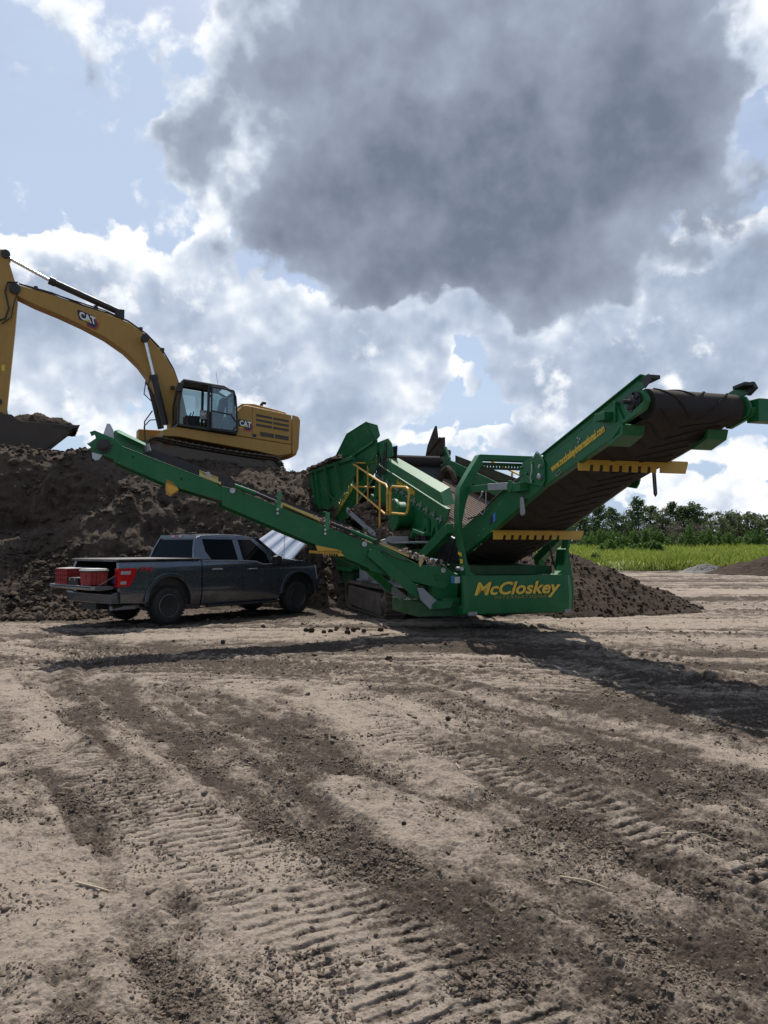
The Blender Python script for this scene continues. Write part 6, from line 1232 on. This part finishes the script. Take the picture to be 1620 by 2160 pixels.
def shrub(x, y, h, w, label, seed, group='feathery green shrubs along the back of the field'):
    r_ = random.Random(seed); cs, rs_, pr = [], [], []
    for k in range(int(10 + w * 3)):
        a = r_.uniform(-w / 2, w / 2); b = r_.uniform(-1, 1); hh = h * (1 - .5 * (abs(a) / (w / 2)) ** 2) * r_.uniform(.6, 1.05)
        for j in range(4): cs.append((a + r_.uniform(-.2, .2), b, hh * (j + .7) / 4.6)); rs_.append((.55 * (1.15 - j / 5), .55 * (1.15 - j / 5), h * .17)); pr.append(70)
    o = quads_obj('shrub', leaf_cloud(cs, rs_, pr, .11, seed), SHR); o.location = (x, y, .85 if y > 90 else .5 if y > 70 else .2); return tag(o, label, 'shrub', group)
SH = [(31, 100, 3.2, 7, 'feathery shrub left of the others, under the raised conveyor'), (37, 101, 3.4, 6, 'second feathery shrub from the left behind the field'), (42.5, 99, 3.8, 6.5, 'tallest feathery shrub left of the brown brush'), (48, 102, 2.8, 5, 'low shrub in front of the brown bare brush'), (53, 100, 3.2, 6, 'shrub just right of the brown brush'),
      (58.5, 101, 3.8, 7, 'broad dense shrub in the middle of the hedge line'), (64, 100, 3.4, 6, 'shrub below the moss hung oak'), (26, 80, 2.2, 4.0, 'light green shrub nearest the screener leg'), (29.2, 79, 1.9, 3.2, 'small light green shrub beside the nearest one'), (69.5, 101, 3.0, 6, 'shrub at the right edge of the picture'), (75, 102, 3.2, 6, 'shrub beyond the right edge'), (17.2, 57.5, .9, 1.7, 'small low bush at the front edge of the grass')]
for k, (x, y, h, w, lab) in enumerate(SH): shrub(x * .93, y, h, w, lab, 600 + k)
def tree(x, y, h, w, kind, label, seed):
    r_ = random.Random(seed); e = bpy.data.objects.new(kind, None); C.objects.link(e); e.location = (x, y, .9); e.rotation_euler = (0, 0, r_.uniform(0, 6))
    tag(e, label, 'tree', 'distant trees behind the field')
    m = MB(); m.tube([(0, 0, -.2), (.1, .05, h * .35), (.0, .1, h * .7), (.1, 0, h * .95)], .22, 7, r1=.05); cs, rs_, pr = [], [], []
    if kind == 'pine_tree':
        n = 24; w *= 1.45
        for k in range(n):
            t = .12 + .88 * (k / n) ** .85; z = h * t; rad = w * .5 * (1.02 - t) ** .62 * r_.uniform(.55, 1.2) + .25
            for j in range(3):
                a = r_.uniform(0, 6.28); rr = rad * r_.uniform(.35, 1); cs.append((math.cos(a) * rr, math.sin(a) * rr, z + r_.uniform(-.4, .4))); rs_.append((rad * .45 + .3, rad * .45 + .3, .6)); pr.append(52)
                if r_.random() < .5: m.tube([(0, .05, z - .3), (math.cos(a) * rr, math.sin(a) * rr, z)], .05, 5, r1=.02)
        size, mt = .22, PINE
    else:
        for k in range(46):
            a = r_.uniform(0, 6.28); b = r_.uniform(.1, 1.0); rr = w * .5 * r_.uniform(.2, 1) ** .6 * math.sqrt(max(.05, 1 - (b - .4) ** 2 * 1.6)); z = h * (.30 + .62 * b) * r_.uniform(.9, 1.03)
            cs.append((math.cos(a) * rr, math.sin(a) * rr, z)); q = r_.uniform(.5, 1.15); rs_.append((q, q, q * .7)); pr.append(70)
            if k % 3 == 0: m.tube([(0, 0, h * .3), (math.cos(a) * rr * .5, math.sin(a) * rr * .5, z * .8), (math.cos(a) * rr, math.sin(a) * rr, z)], .09, 5, r1=.02)
        size, mt = .20, {'oak_tree': OAK, 'mossy_oak': OAK, 'bare_brush': DEAD}[kind]
        if kind == 'bare_brush': size = .12
    m.build('trunk', BARK, e, 0); quads_obj('crown', leaf_cloud(cs, rs_, pr, size, seed), mt, e)
    if kind == 'mossy_oak':
        Q = []
        for k in range(150):
            c_ = cs[r_.randrange(len(cs))]; l = r_.uniform(.6, 2.2); x0, y0, z0 = c_[0] + r_.uniform(-.6, .6), c_[1] + r_.uniform(-.6, .6), c_[2] - .1; Q.append([(x0 - .09, y0, z0), (x0 + .09, y0 + .05, z0), (x0 + .03, y0, z0 - l), (x0 - .03, y0, z0 - l)])
        # strands hang close together all over the crown
        quads_obj('hanging_moss', np.array(Q), MOSS, e)
def txy(px, Y): return (px - 810) / 1622 * Y
# pixel columns are just how the list was measured; every tree stands 150 to 190 m away at its real size
TREES = [(1225, 168, 8.0, 6, 'pine_tree', 'pine at the left end, partly behind the conveyor'), (1262, 165, 9.4, 6, 'pine_tree', 'slim pine with sky showing through, second from the left'), (1290, 170, 8.8, 6, 'pine_tree', 'third pine from the left, lower than its neighbours'), (1316, 172, 8.6, 5.5, 'oak_tree', 'round tree behind the hanging conveyor hook'),
         (1346, 168, 11.0, 6, 'pine_tree', 'tallest pointed pine on the left of the tree line'), (1372, 174, 9.6, 6, 'pine_tree', 'pine just right of the tallest pointed one'), (1398, 170, 9.6, 7, 'oak_tree', 'broad tree above the brown bare brush'), (1420, 172, 10.4, 6.5, 'pine_tree', 'dark dense pine in the middle of the line'), (1443, 169, 9.4, 6.5, 'pine_tree', 'dark pine left of the gap'),
         (1468, 168, 9.8, 7, 'pine_tree', 'full round topped pine left of the open sky notch'), (1488, 171, 7.8, 6.5, 'oak_tree', 'low tree sloping down into the sky notch'), (1522, 160, 8.6, 8.5, 'mossy_oak', 'oak hung with grey moss right of the sky notch'), (1550, 165, 8.4, 7, 'mossy_oak', 'second grey moss hung oak'), (1578, 166, 8.6, 8, 'oak_tree', 'round oak right of the moss hung ones'), (1604, 160, 7.6, 7.5, 'oak_tree', 'yellowish oak near the right edge'), (1632, 162, 7.4, 7, 'oak_tree', 'oak cut by the right edge'), (1668, 165, 8, 8, 'oak_tree', 'oak beyond the right edge'),
         (1395, 150, 5.6, 9, 'bare_brush', 'wide mass of brown bare branches before the dark pines'), (1458, 150, 5.2, 6, 'bare_brush', 'smaller brown brush right of the wide one'), (1180, 172, 8.5, 7, 'oak_tree', 'tree hidden mostly by the raised conveyor')]
for k, (px, Y, h, w, kind, lab) in enumerate(TREES): tree(txy(px, Y), Y, h, w, kind, lab, 700 + k)
# under-storey that closes the foot of the wood
cs = [(rng.uniform(34, 100), 176 + rng.uniform(-3, 5), rng.uniform(.6, 4.6)) for _ in range(420)]
us = quads_obj('undergrowth', leaf_cloud(cs, [(2.2, 1.5, 1.5)] * 420, [60] * 420, .26, 800), OAK); tag(us, 'dense dark undergrowth at the foot of the far trees', 'undergrowth', kind='stuff')
